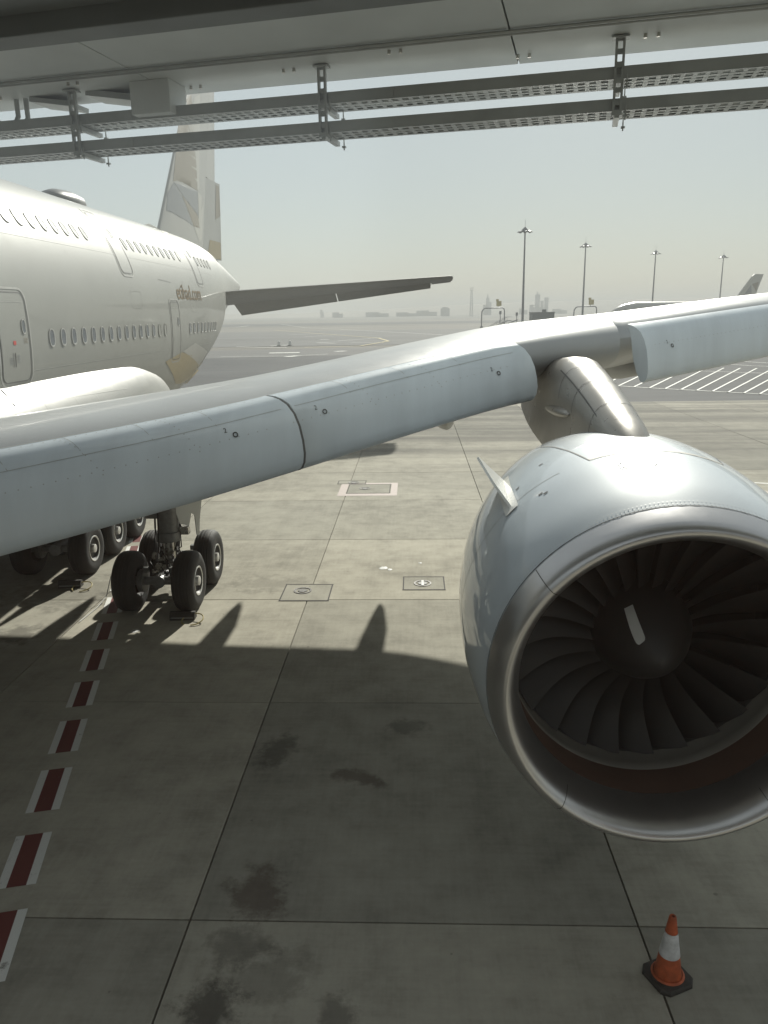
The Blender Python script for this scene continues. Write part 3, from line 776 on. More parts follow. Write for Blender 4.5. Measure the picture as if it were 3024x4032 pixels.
def droop(name, xa, xb, mat='paint_nose', n=10, end_round=False, **kw):
    rg = [droop_ring(X, **kw) for X in np.linspace(xa, xb, n)]
    if end_round:                            # rounded outboard corner by the pylon
        c = rg[-1]; cy_ = sum(p[1] for p in c) / len(c); cz_ = sum(p[2] for p in c) / len(c)
        for f, dx in ((.985, .02), (.93, .03)): rg.append([(p[0] + dx, cy_ + (p[1] - cy_) * f + .05 * (1 - f), cz_ + (p[2] - cz_) * f) for p in c])
    V, Fc = loft(rg); return P(mesh(name, V, Fc, mat, None, True, 55))
SKW = .95
dn1 = droop('droop_nose', -8.9, -1.40, n=16, skew=SKW); dn2 = droop('droop_nose', -1.365, 1.87, n=10, end_round=True, skew=SKW)
sl1 = droop('slat', 3.95, 7.9, dy0=-.22, dz0=-.02, sc=1.04, skew=.6); droop('slat', 7.93, 12.5, dy0=-.22, dz0=-.02, sc=1.04, skew=.6); droop('slat', 12.53, 18.0, dy0=-.18); droop('slat', 18.03, 26.5, dy0=-.12)
# dark seal between the two droop noses, hinge lines and marks on the nose skin
def DS(o_dy=0.0, o_dz=0.0, sc=1.0):
    def S(X, s, off=0.0):                    # s runs 0..1 down the nose skin
        f = s * (len(NOSE) - 1); i = min(int(f), len(NOSE) - 2); t = f - i
        a, b = NOSE[i], NOSE[i + 1]; dy, dz = a[0] + (b[0] - a[0]) * t, a[1] + (b[1] - a[1]) * t
        Y0, L, k = w_leY(X), w_low(X), w_k(X); sK = k if k < 1 else 1.0
        ty, tz = (b[0] - a[0]), (b[1] - a[1]) * k; n = Vector((.5, tz, -ty)); n = Vector((n.x * .0 + .35 * abs(n.y), n.y, n.z)).normalized()
        return Vector((X, Y0 + dy * sc * sK + o_dy, L + dz * k * sc + o_dz)) + n * off
    return S
S0 = DS()
def seal(X, name='seal'):
    rg = []
    for Xq in (X - .016, X + .016):
        rg.append([(x_, y_ + .012, z_ - .004) for x_, y_, z_ in droop_ring(Xq, skew=SKW)])
    V, Fc = loft(rg); P(mesh(name, V, Fc, 'panel_gap', None))
seal(-1.382)
def skin_line(S, pts, w, mat, parent, name='panel_line'):
    # pts in (X, s); ribbon widths vary along s, so a plain strip of points is used
    L = dense(pts, .1, False); V = []; Fc = []
    for i, (X, s) in enumerate(L):
        c = S(X, s, .004); a = S(*L[max(i - 1, 0)], .004); b = S(*L[min(i + 1, len(L) - 1)], .004); t = (b - a).normalized()
        n = (S(X, s, 1.0) - S(X, s, 0)).normalized(); q = t.cross(n).normalized() * (w / 2); V += [c + q, c - q]
        if i: k = 2 * i; Fc.append((k - 2, k - 1, k + 1, k))
    return sheet(name, V, Fc, mat, parent)
skin_line(S0, [(-8.9, .0), (-1.9, .0)], .012, 'panel_seam', dn1); skin_line(S0, [(-1.83, .0), (1.3, .0)], .012, 'panel_seam', dn2)
skin_line(S0, [(-8.9, .33), (-1.65, .30)], .006, 'panel_seam', dn1); skin_line(S0, [(-1.5, .30), (1.5, .30)], .006, 'panel_seam', dn2)
for X_ in np.arange(-8.2, -2.0, .62): skin_line(S0, [(X_, .01), (X_ + .28, .31)], .006, 'panel_seam', dn1, 'rivet_line')
for X_ in (-1.1, -.35, .4): skin_line(S0, [(X_, .01), (X_ + .28, .31)], .006, 'panel_seam', dn2, 'rivet_line')
S1 = DS(-.22, -.02, 1.04)
def rivets(S, rows, parent):                 # fastener heads following the nose skin
    bm = bmesh.new()
    for a, b, step in rows:
        n_ = max(2, int(math.hypot((b[0] - a[0]), (b[1] - a[1]) * 1.1) / step))
        for i in range(n_ + 1):
            X_, s_ = a[0] + (b[0] - a[0]) * i / n_, a[1] + (b[1] - a[1]) * i / n_
            c = S(X_, s_, .003); nn = (S(X_, s_, 1) - S(X_, s_, 0)).normalized()
            M = Matrix.Translation(c) @ Vector((0, 0, 1)).rotation_difference(nn).to_matrix().to_4x4()
            bmesh.ops.create_circle(bm, cap_ends=True, segments=6, radius=.007, matrix=M)
    frombm('rivet_rows', bm, 'panel_seam', parent)['kind'] = 'stuff'
rivets(S0, [((-8.8, .06), (-2.0, .06), .09), ((-8.8, .45), (-1.8, .42), .10)] + [((X_, .04), (X_ + .5, .45), .07) for X_ in np.arange(-8.4, -2.3, .9)], dn1)
rivets(S0, [((-1.7, .06), (1.2, .06), .09), ((-1.5, .42), (1.4, .42), .10)] + [((X_, .04), (X_ + .5, .45), .07) for X_ in (-1.0, -.1)], dn2)
rivets(S1, [((4.0, .06), (7.7, .06), .10), ((4.1, .42), (7.8, .42), .10)], sl1)
skin_line(S1, [(7.0, 0), (7.9, .2)], .012, 'panel_seam', sl1)
def wing_mark(px, py, parent, S):
    best = None
    for X in np.linspace(-8, 8, 161):
        for s in np.linspace(.02, .8, 60):
            q = np.array(S(X, s)) - EYEV; c = q[0] * _r + q[1] * _d + q[2] * _u
            e = (1512 + FOC * c[0] / c[2] - px) ** 2 + (2016 - FOC * c[1] / c[2] - py) ** 2
            if best is None or e < best[0]: best = (e, X, s)
    _, X, s = best; c0 = S(X, s, .006); ex = (S(X + .1, s) - S(X - .1, s)).normalized(); nn = (S(X, s, 1) - S(X, s, 0)).normalized(); ey = ex.cross(nn).normalized()
    if ey.z < 0: ey = -ey
    T = lambda u, v, off: c0 + ex * u + ey * v + nn * (off - .006)
    text_mesh('stencil_digit', '2', .085, T, -.07, .0, 'mark_black', parent)
    V = []; Fc = []; n = 16
    for k in range(n):
        a = 2 * PI * k / n; V += [T(.06 + .035 * math.cos(a), -.05 + .035 * math.sin(a), .008), T(.06 + .02 * math.cos(a), -.05 + .02 * math.sin(a), .008)]
    for k in range(n): j = (k + 1) % n; Fc.append((2 * k, 2 * k + 1, 2 * j + 1, 2 * j))
    sheet('jack_ring', V, Fc, 'mark_black', parent)
wing_mark(917, 1700, dn1, S0); wing_mark(1265, 1612, dn2, S0); wing_mark(1940, 1460, dn2, S0); wing_mark(2640, 1350, sl1, S1)
# flap track fairings under the trailing edge
for X, yt, zt in ((-2.63, 23.3, 3.75), (.70, 23.2, 3.75), (5.2, 25.2, 4.7), (-6.4, 23.3, 3.5)):
    V, Fc = lathe([(-7.5, .02), (-7.0, .2), (-5.5, .36), (-3.5, .40), (-1.6, .30), (-.5, .14), (0, .02)], 20)
    z0 = w_teZ(X) - .25
    o = mesh('flap_track_fairing', [(X + x * .8, yt + y, (zt if y > -1 else zt + (z0 + .25 - zt) * min(1, (-y - 1) / 3)) + z * 1.25) for x, y, z in V], Fc, 'paint_wing', None, True); o.parent = wing
# ---- inboard port engine (built around its inlet centre, then tilted nose-down)
EC = Vector((2.42, 6.45, 3.16)); ETILT = R_(3.2)
eng = P(grp('engine', loc=EC)); eng.rotation_euler = (ETILT, 0, R_(-1.0))
def E_(o): o.parent = eng; return o
outer = [(.30, 1.735), (.6, 1.815), (1.0, 1.875), (1.5, 1.92), (2.0, 1.93), (2.6, 1.90), (3.2, 1.82), (3.8, 1.69), (4.3, 1.56), (4.7, 1.45)]
n_r = pchip([p[0] for p in outer], [p[1] for p in outer])
prof = [(y, n_r(y)) for y in np.linspace(.302, 4.7, 34)] + [(4.69, 1.42), (4.2, 1.40), (3.0, 1.42)]
V, Fc = lathe(prof, 96); nac = E_(mesh('nacelle', V, Fc, 'paint_nacelle', None, True, 50))
lip = [(.50, 1.425), (.38, 1.425), (.28, 1.435), (.18, 1.46), (.10, 1.49), (.045, 1.525), (.012, 1.56), (0, 1.585), (.010, 1.612), (.045, 1.645), (.10, 1.672), (.18, 1.702), (.30, 1.7345)]
V, Fc = lathe(lip, 96); lipo = E_(mesh('intake_lip', V, Fc, 'lip_metal', None, True, 60))
V, Fc = lathe([(.50, 1.4249), (.7, 1.43), (.93, 1.452)], 96); E_(mesh('acoustic_liner', V, Fc, 'liner_glare_tint', None, True, 60))
V, Fc = lathe([(.93, 1.4521), (.95, 1.448), (1.09, 1.462), (1.11, 1.474), (1.30, 1.48)], 96); E_(mesh('fan_rub_strip', V, Fc, 'rub_strip', None, True, 60))
V, Fc = lathe([(1.30, 1.4801), (1.8, 1.48), (2.2, 1.46)], 96); E_(mesh('fan_case', V, Fc, 'dark_metal', None, True, 60))
V, Fc = lathe([(2.0, 1.47), (2.0, .4)], 64); E_(mesh('outlet_guide_disc', V, Fc, 'spinner_black', None))
V, Fc = lathe([(4.2, 1.15), (4.7, 1.12), (5.6, .95), (6.2, .75), (6.2, .6), (6.0, .5), (6.6, .3), (7.1, .02)], 48); E_(mesh('core_cowl', V, Fc, 'bare_metal', None, True, 40))
# spinner and its white swirl mark
sp = [(.62, .0), (.64, .06), (.70, .14), (.80, .24), (.95, .35), (1.12, .45), (1.32, .53), (1.7, .56)]
sp_r = pchip([p[0] for p in sp], [p[1] for p in sp])
V, Fc = lathe(sp, 48); spin = E_(mesh('spinner', V, Fc, 'spinner_black', None, True, 70))
Vq, Fq = [], []
pts = [(.775, 2.36, .030), (.785, 2.35, .046), (.80, 2.335, .054), (.83, 2.30, .057), (.88, 2.25, .057), (.94, 2.20, .055), (1.0, 2.155, .053), (1.07, 2.115, .050), (1.12, 2.09, .048)]
for i, (y, a, w) in enumerate(pts):
    r = sp_r(y) + .006
    for s in (-1, 1): b = a + s * w / r; Vq.append((r * math.cos(b), y - .004, r * math.sin(b)))
    if i: k = 2 * i; Fq.append((k - 2, k - 1, k + 1, k))
sheet('swirl_mark', Vq, Fq, 'post_white', eng)
# 24 wide-chord blades sharing one mesh
rg = []
for f in np.linspace(0, 1, 10):
    r = .50 + (1.463 - .50) * f
    stag = R_(24) + R_(38) * f; ch = .42 + .13 * f - .05 * f * f; sweep = .10 * math.sin(PI * f * 1.15) - .10 * f ** 3
    lean = .05 * math.sin(PI * f); ring = []
    for u, th in ((-.5, 0), (-.35, .010), (0, .018), (.3, .012), (.5, 0), (.3, -.012), (0, -.018), (-.35, -.010)):
        camb = .05 * (1 - 4 * u * u)
        t = u * ch; y = 1.48 + sweep + t * math.cos(stag) - (th + camb) * math.sin(stag); x = lean + t * math.sin(stag) + (th + camb) * math.cos(stag)
        a = x / r; ring.append((r * math.sin(a), y, r * math.cos(a)))
    rg.append(ring)
V, Fc = loft(rg); b0 = E_(mesh('fan_blade', V, Fc, 'fan_blade', None, True, 50))
for k in range(1, 24):
    b = link('fan_blade', b0.data, None, eng); b.rotation_euler = (0, 2 * PI * k / 24, 0)
# nacelle skin pieces: S(angle*1.9, y)
def NS(u, y, off=0.0):                     # u = angle in radians from the top, towards starboard positive
    r = n_r(y) + off; return Vector((r * math.sin(u), y, r * math.cos(u)))
def NSm(u, y, off=0.0): return NS(u / 1.92, y, off)
ribbon('lip_seam', NSm, [(-1.92 * PI * .99, .315), (1.92 * PI * .99, .315)], .012, .002, 'panel_gap', eng, closed=False)
bm = bmesh.new()
for k in range(150):
    u = -1.6 + 3.2 * k / 149
    for y in (.345, .385):
        q = NS(u, y, .0); M = Matrix.Translation(q) @ Matrix.Rotation(u, 4, 'Y'); r = bmesh.ops.create_circle(bm, cap_ends=True, segments=6, radius=.0055, matrix=M @ Matrix.Translation((0, 0, .004)))
o = frombm('rivet_row', bm, 'panel_seam', eng); o['kind'] = 'stuff'
ribbon('cowl_panel_outline', NSm, [(-1.02, 3.6), (-.84, 2.75), (-.62, 1.62), (.78, 1.62), (1.0, 2.75), (1.15, 3.6)], .016, .004, 'panel_gap', eng, closed=False)
ribbon('cowl_panel_outline', NSm, [(-.62, 1.66), (.78, 1.66)], .05, .003, 'rub_strip', eng, closed=False)
ribbon('access_panel_outline', NSm, rrect(-.40, -.02, 1.10, 1.42, .09), .010, .004, 'panel_seam', eng)
bm = bmesh.new()
for (u, y) in dense(rrect(-.37, -.05, 1.13, 1.39, .08), .085):
    q = NSm(u, y, .0); bmesh.ops.create_circle(bm, cap_ends=True, segments=8, radius=.010, matrix=Matrix.Translation(NSm(u, y, .005)) @ Matrix.Rotation(u / 1.92, 4, 'Y'))
frombm('access_panel_screws', bm, 'panel_gap', eng)['kind'] = 'stuff'
ribbon('cowl_seam', NSm, [(-.95, 1.62), (-2.0, 1.66), (-3.2, 1.72), (-4.6, 1.75)], .010, .003, 'panel_seam', eng, closed=False)
ribbon('cowl_seam', NSm, [(.95, 1.62), (2.0, 1.66), (3.2, 1.72)], .010, .003, 'panel_seam', eng, closed=False)
for u, y in ((-1.25, 1.35), (-1.20, 1.30), (-1.45, 1.95), (-1.1, 2.2)):
    patch('stencil', NSm, rrect(u, u + .05, y, y + .03, .004), .004, 'panel_gap', eng, rows=2, cols=2)
# lip butt joints
def LS(u, t, off=0.0):
    f = t * (len(lip) - 1); i = min(int(f), len(lip) - 2); k = f - i; a, b = lip[i], lip[i + 1]
    y, r = a[0] + (b[0] - a[0]) * k, a[1] + (b[1] - a[1]) * k; ny, nr = -(b[1] - a[1]), (b[0] - a[0]); L = math.hypot(ny, nr)
    y += ny / L * off; r += nr / L * off
    return Vector((r * math.sin(u), y, r * math.cos(u)))
for u in (-.86, -2.45, .86, 2.45):
    V = []; Fc = []
    for i in range(30):
        t = .22 + .78 * i / 29; V += [LS(u - .0025, t, .0015), LS(u + .0025, t, .0015)]
        if i: k = 2 * i; Fc.append((k - 2, k - 1, k + 1, k))
    sheet('lip_joint', V, Fc, 'panel_gap', eng)
# strake (chine) on the inboard shoulder
us = -R_(47)
b0_, b1_ = NS(us, 1.55, -.02), NS(us, 2.75, -.02); rad = Vector((math.sin(us), 0, math.cos(us))); tip = NS(us, 2.65, 0) + rad * .36 + Vector((-.05, .1, .05)); mid_ = NS(us, 2.05, 0) + rad * .21
tang = Vector((math.cos(us), 0, -math.sin(us))) * .014
V = [q + s * tang for s in (-1, 1) for q in (b0_, mid_, tip, b1_)]
E_(mesh('strake', V, [(0, 1, 2, 3), (4, 5, 6, 7), (0, 1, 5, 4), (1, 2, 6, 5), (2, 3, 7, 6), (3, 0, 4, 7)], 'paint_white', None))
base_pts = [(us * 1.92 - .09, 1.5), (us * 1.92 + .09, 1.5), (us * 1.92 + .09, 2.8), (us * 1.92 - .09, 2.8)]
patch('strake_foot', NSm, base_pts, .01, 'paint_white', eng, rows=6, cols=3)

# ---- pylon
pyX = 2.50
py_top = pchip([8.30, 8.5, 8.9, 9.5, 10.3, 11.2, 12.0, 12.8, 14, 17], [5.00, 5.12, 5.30, 5.46, 5.64, 5.80, 5.90, 5.85, 5.6, 5.2])
py_w = pchip([8.30, 8.5, 8.9, 9.5, 10.3, 11.2, 12.0, 13, 15, 17], [.06, .19, .27, .32, .355, .385, .43, .44, .36, .1])
rg = []
for Y in list(np.linspace(8.30, 9.2, 8)) + list(np.linspace(9.45, 17, 26)):
    t, w = py_top(Y), py_w(Y); bz = 4.55 if Y < 12 else 4.55 + (Y - 12) * .07; ring = []
    hgt = t - bz
    for k in range(13):
        a = PI * k / 12; n = 2.7; ca, sa = math.cos(a), math.sin(a)
        ring.append((pyX + w * math.copysign(abs(ca) ** (2 / n), ca), Y, t - .55 * min(1, hgt) + .55 * min(1, hgt) * abs(sa) ** (2 / n)))
    ring += [(pyX - w * 1.12, Y, bz), (pyX + w * 1.12, Y, bz)]
    rg.append(ring)
V, Fc = loft(rg); pyl = P(mesh('pylon', V, Fc, 'paint_pylon', None, True, 45))
def PS(Y, a, off=0.0):                     # a: 0 starboard side .. PI port side over the crown
    t, w = py_top(Y), py_w(Y); n = 2.7; ca, sa = math.cos(a), math.sin(a)
    x = w * math.copysign(abs(ca) ** (2 / n), ca); z = t - .55 + .55 * abs(sa) ** (2 / n)
    d = Vector((ca, -.25, sa)).normalized(); return Vector((pyX + x, Y, z)) + d * off
for Y in (9.6, 10.5, 11.3):
    V = []; Fc = []
    for i in range(21):
        a = .08 + (PI - .16) * i / 20; V += [PS(Y, a, .004), PS(Y + .016, a, .004)]
        if i: k = 2 * i; Fc.append((k - 2, k - 1, k + 1, k))
    sheet('pylon_seam', V, Fc, 'panel_gap', pyl)
V = []; Fc = []
for i in range(15):
    Y = 9.0 + 2.6 * i / 14; V += [PS(Y, 2.35, .004), PS(Y, 2.40, .004)]
    if i: k = 2 * i; Fc.append((k - 2, k - 1, k + 1, k))
sheet('pylon_seam', V, Fc, 'panel_gap', pyl)
for k in range(4):                          # vent slots on the outboard shoulder
    Y0 = 11.45 + .10 * k; sheet('vent_slot', [PS(Y0, .35, .006), PS(Y0 + .06, .35, .006), PS(Y0 + .06, 1.0, .006), PS(Y0, 1.0, .006)], [(0, 1, 2, 3)], 'mark_black', pyl)
# small teardrop fairing low on the inboard side, under the wing nose
V, Fc = lathe([(-.9, .02), (-.75, .10), (-.3, .15), (.3, .14), (.9, .08), (1.2, .02)], 18)
o = mesh('pylon_fillet', [(pyX - .37 + x * .7, 11.5 + y, 5.16 + z * .55 - y * .05) for x, y, z in V], Fc, 'paint_pylon', None, True); o.parent = pyl
# ---- landing gear
TR, TW = .70, .50
def tyre_mesh():
    w = TW / 2; pr = [(-w * .55, .30), (-w * .9, .36), (-w, .48), (-w * .97, .58), (-w * .80, .655), (-w * .55, .69), (-w * .50, .683), (-w * .46, .693), (-w * .20, .70), (-w * .16, .690), (-w * .12, .70), (w * .12, .70), (w * .16, .690), (w * .20, .70), (w * .46, .693), (w * .50, .683), (w * .55, .69), (w * .80, .655), (w * .97, .58), (w, .48), (w * .9, .36), (w * .55, .30)]
    return lathe(pr, 40, axis='X')
def rim_mesh():
    w = TW / 2; pr = [(w * .55, .30), (w * .92, .345), (w * .95, .33), (w * .90, .30), (w * .62, .27), (w * .55, .20), (w * .60, .115), (w * .98, .11), (w * 1.02, .09), (w * 1.02, .001)]
    return lathe(pr, 32, axis='X')
Vt, Ft = tyre_mesh(); Vr, Fr = rim_mesh()
TYRE = bpy.data.meshes.new('tyre'); TYRE.from_pydata(Vt, [], Ft); TYRE.materials.append(MATS['rubber'])
RIMM = bpy.data.meshes.new('rim'); RIMM.from_pydata(Vr, [], Fr)
for mt in ('wheel_metal', 'wheel_dark', 'window_rim'): RIMM.materials.append(MATS[mt])
nseg = 32
for i, f in enumerate(RIMM.polygons):
    row = i // nseg; f.material_index = 1 if row in (3, 4, 5) else 0
for me_ in (TYRE, RIMM):
    me_.polygons.foreach_set('use_smooth', [True] * len(me_.polygons)); me_.set_sharp_from_angle(angle=R_(40))
def wheel(parent, c, side):
    o = link('tyre', TYRE, None, parent); o.location = c
    r = link('wheel_rim', RIMM, None, parent); r.location = c; r.rotation_euler = (0, 0, 0 if side > 0 else PI)
def wing_gear(X, sgn, detailed=True):
    g = P(grp('wing_gear', loc=(X, 17.5, 0)))
    for dy in (-.88, .88):
        for s in (-1, 1): wheel(g, (s * .68, dy, TR - .02), s)
    bm = bmesh.new()
    add_tube(bm, [(0, -1.0, .68), (0, 1.0, .68)], .15, 14)
    for dy in (-.88, .88): add_tube(bm, [(-.75, dy, .68), (.75, dy, .68)], .10, 12)
    add_box(bm, (0, 0, .80), (.30, .5, .34), bevel=.05)
    for dy in (-.88, .88):
        for s in (-1, 1):                   # brake packs
            add_tube(bm, [(s * .34, dy, .68), (s * .46, dy, .68)], .26, 16); add_box(bm, (s * .30, dy, .95), (.10, .14, .12))
    frombm('bogie_beam', bm, 'gear_steel', g, True, 40)
    tube('piston', [(0, 0, .75), (0, 0, 1.55)], .17, 'bare_metal', g, 18)
    tube('main_strut', [(0, 0, 1.45), (.02 * sgn, .02, 2.3), (.05 * sgn, .05, 4.6)], .25, 'gear_steel', g, 18)
    tube('strut_collar', [(0, 0, 1.40), (0, 0, 1.62)], .29, 'gear_steel', g, 18)
    bm = bmesh.new()
    add_tube(bm, [(-.15 * sgn, .0, 2.15), (-.75 * sgn, .05, 2.5), (-1.7 * sgn, .1, 3.4)], .13, 10); add_box(bm, (-.28 * sgn, 0, 2.1), (.42, .26, .3), bevel=.04)
    frombm('side_stay', bm, 'gear_steel', g, True, 40)
    bm = bmesh.new()                          # torque links
    for s in (-1, 1):
        add_tube(bm, [(s * .12, .22, 1.5), (s * .05, .52, 1.18)], .05, 8); add_tube(bm, [(s * .05, .52, 1.18), (s * .12, .2, .86)], .05, 8)
    frombm('torque_link', bm, 'gear_steel', g, True, 40)
    bm = bmesh.new()
    for k in range(9):
        a = random.uniform(0, 2 * PI); r = .28; x0, y0 = r * math.cos(a), r * math.sin(a)
        add_tube(bm, [(x0, y0, 2.2), (x0 * 1.1, y0 * 1.1, 1.7), (x0 * .9 + random.uniform(-.1, .1), y0 - .1, 1.2), (random.uniform(-.4, .4), random.uniform(-.8, .2), .95), (random.uniform(-.3, .3), -.8, .72)], .016, 6)
    frombm('hydraulic_hoses', bm, 'rubber', g, True)['kind'] = 'stuff'
    bm = bmesh.new()
    for k in range(12): add_box(bm, (random.uniform(-.3, .3), random.uniform(-.75, -.1), random.uniform(.75, 1.15)), (random.uniform(.05, .14), random.uniform(.05, .16), random.uniform(.05, .12)), Matrix.Rotation(random.uniform(0, 1), 3, 'X'), .01)
    add_box(bm, (.36 * sgn, .1, 1.62), (.26, .2, .2), bevel=.03)
    frombm('brake_fittings', bm, 'bare_metal', g)
    # leg door, a white plate outboard of the strut, turned partly to the front
    pr = [(-.10, 4.3), (.66, 4.3), (.72, 2.75), (.56, 1.85), (.52, 1.45), (.46, 1.45), (.44, 1.95), (.36, 2.02), (.28, 1.72), (.06, 1.80), (-.10, 2.4)]
    V = [((.26 + .80 * y - .6 * d) * sgn, -.05 + .60 * y + .8 * d, z) for d in (0, .05) for y, z in pr]; n = len(pr)
    mesh('leg_door', V, [tuple(range(n)), tuple(range(n, 2 * n))] + [(k, (k + 1) % n, n + (k + 1) % n, n + k) for k in range(n)], 'paint_white', g)
    bm = bmesh.new(); add_box(bm, (.38 * sgn, .3, 2.6), (.3, .08, .08)); add_box(bm, (.38 * sgn, .2, 3.4), (.3, .08, .08)); frombm('door_link', bm, 'gear_steel', g)
    return g
wing_gear(-5.88, 1)
def body_gear(X, sgn):
    g = P(grp('body_gear', loc=(X, 20.9, 0)))
    for dy in (-1.72, 0, 1.72):
        for s in (-1, 1): wheel(g, (s * .77, dy, TR - .02), s)
    bm = bmesh.new(); add_tube(bm, [(0, -1.9, .68), (0, 1.9, .68)], .16, 12)
    for dy in (-1.72, 0, 1.72):
        add_tube(bm, [(-.8, dy, .68), (.8, dy, .68)], .1, 10)
        for s in (-1, 1): add_tube(bm, [(s * .40, dy, .68), (s * .52, dy, .68)], .26, 14)
    frombm('bogie_beam', bm, 'gear_steel', g, True, 40)
    tube('main_strut', [(0, 0, .7), (0, 0, 2.6)], .26, 'gear_steel', g, 16)
    bm = bmesh.new(); add_box(bm, (1.15 * sgn, .2, 2.0), (.05, 3.4, 1.0), Matrix.Rotation(.12 * sgn, 3, 'Y'))
    frombm('bay_door', bm, 'paint_white', g)
    return g
body_gear(-9.45, 1); body_gear(-15.35, -1); wing_gear(-18.78, -1)
# ------------------------------------------------------------------ boarding bridge overhead with hung cable trays
kB = .215; dirB = Vector((1, -kB, 0)).normalized(); rotB = math.atan2(-kB, 1)
def onB(s, d): return (d + kB * 0 + 0, s)   # unused helper kept simple
ub = thing('upper_boarding_bridge', 'grey passenger bridge crossing overhead with two cable trays hung beneath', 'passenger bridge', (0, 7.0, 8.52), rotB)
UL, UR = -8.2, 16.0                          # extent along the bridge
def ubox(name, x0, x1, y0, y1, z0, z1, mat, bevel=0.0):
    return box(name, ((x0 + x1) / 2, (y0 + y1) / 2, (z0 + z1) / 2), (x1 - x0, y1 - y0, z1 - z0), mat, ub, bevel=bevel)
# underside panels, each about 3 m long with a small gap
x = UL; k = 0
while x < UR:
    x1 = min(x + 3.02, UR); ubox('underside_panel', x + .006, x1 - .006, -1.62, .12, .0, .06, 'bridge_panel', .004); x = x1; k += 1
ubox('underside_deck', UL, UR, -3.2, .10, .061, .16, 'bridge_dark')
ubox('bottom_girder', UL, UR, -1.86, -1.63, -.10, .06, 'bridge_dark', .01)
ubox('bottom_girder', UL, UR, -3.1, -2.85, -.10, .06, 'bridge_dark', .01)
ubox('underside_rib_plate', UL, UR, -2.85, -1.87, .02, .06, 'bridge_dark')
ubox('edge_trim', UL, UR, .121, .15, .03, .20, 'bridge_panel', .004)
ubox('side_wall', UL, UR, .06, .119, .20, 2.9, 'bridge_panel'); ubox('side_wall', UL, UR, -3.2, -3.12, .16, 2.9, 'bridge_panel'); ubox('roof', UL, UR, -3.3, .25, 2.901, 3.05, 'bridge_panel')
for xx in np.arange(UL + 1, UR, 2.9): ubox('wall_rib', xx, xx + .1, .12, .18, .21, 2.89, 'bridge_panel')
bm = bmesh.new(); add_tube(bm, [(UL, -.72, -.02), (UR, -.72, -.02)], .012, 6); add_tube(bm, [(UL, -.66, -.02), (UR, -.66, -.02)], .009, 6)
frombm('conduit', bm, 'tray_metal', ub, True)
bm = bmesh.new()
for k in range(26):                           # bolt heads and clips on the underside
    xx = UL + .7 + k * .93; yy = -.12 - .2 * (k % 3)
    for dx in (0, .09): bmesh.ops.create_cone(bm, cap_ends=True, segments=8, radius1=.014, radius2=.012, depth=.03, matrix=Matrix.Translation((xx + dx, yy, -.012)))
frombm('underside_bolts', bm, 'bare_metal', ub)['kind'] = 'stuff'
for zt in (-.275, -.49):                      # far bottom edge level of each tray
    tr = bpy.data.objects.new('cable_tray', None); COL.objects.link(tr); tr.parent = ub
    rails = []
    for y in (-.30, -.004):
        bm = bmesh.new(); add_box(bm, ((UL + UR) / 2, y, zt + .042), (UR - UL, .004, .084)); add_box(bm, ((UL + UR) / 2, y + (.012 if y < -.1 else -.012), zt + .082), (UR - UL, .024, .004))
        frombm('tray_side', bm, 'tray_metal', tr)
    bm = bmesh.new()                          # perforated floor: rungs and three lengthwise strips
    for y in (-.285, -.19, -.11, -.02): add_box(bm, ((UL + UR) / 2, y, zt + .002), (UR - UL, .034, .003))
    xx = UL
    while xx < UR: add_box(bm, (xx, -.152, zt + .003), (.035, .29, .003)); xx += .085
    frombm('tray_floor', bm, 'tray_metal', tr)['kind'] = 'stuff'
    bm = bmesh.new()
    for q, yy in enumerate((-.24, -.20, -.16, -.12)):
        add_tube(bm, [(UL + t * (UR - UL) / 30, yy + .012 * math.sin(t * 1.3 + q), zt + .024 + .006 * math.sin(t * 2.1 + q)) for t in range(31)], .018, 6)
    frombm('cable_bundle', bm, 'bridge_panel', tr, True)
    for xh in (-2.95, -.62, 1.62, 3.9): box('splice_plate', (xh + .45, -.306, zt + .042), (.18, .006, .07), 'tray_metal', tr)
for xh in (-5.25, -2.95, -.66, 1.63, 3.92, 6.2, 8.5):
    for yh in (-.335,):
        hg = bpy.data.objects.new('hanger', None); COL.objects.link(hg); hg.parent = ub; hg.location = (xh, yh, 0)
        bm = bmesh.new()
        for s in (-1, 1): add_box(bm, (s * .026, 0, -.26), (.018, .03, .54))
        z = .0
        while z > -.53: add_box(bm, (0, 0, z - .018), (.034, .006, .036)); z -= .085
        frombm('slotted_channel', bm, 'tray_metal', hg)
        bm = bmesh.new(); add_box(bm, (0, 0, -.015), (.12, .09, .012)); frombm('head_plate', bm, 'tray_metal', hg)
    bm = bmesh.new()
    for zt in (-.275, -.49):
        add_box(bm, (xh, -.152, zt - .022), (.041, .40, .036))
        for yy in (-.34, .035): add_tube(bm, [(xh + .06, yy, zt + .02), (xh + .06, yy, zt - .075)], .006, 6); add_box(bm, (xh + .06, yy, zt - .05), (.03, .03, .014))
    frombm('tray_bracket', bm, 'tray_metal', ub)
# junction box and fixings at the left
jb = ubox('junction_box', -2.35, -1.98, -.40, -.10, -.26, .0, 'bridge_panel', .01)
bm = bmesh.new(); add_tube(bm, [(-3.62, -.2, 0), (-3.62, -.2, -.14), (-3.66, -.2, -.2), (-3.76, -.2, -.22), (-3.84, -.2, -.17)], .022, 8); add_tube(bm, [(-3.52, -.2, 0), (-3.52, -.2, -.16), (-3.56, -.2, -.22)], .022, 8)
frombm('hook', bm, 'tray_metal', ub, True)
bm = bmesh.new(); add_box(bm, (-2.6, -.1, -.05), (.55, .3, .05), Matrix.Rotation(.16, 3, 'Y')); add_box(bm, (-3.25, -.1, -.05), (.4, .3, .04), Matrix.Rotation(.16, 3, 'Y')); frombm('deflector_plate', bm, 'tray_metal', ub)
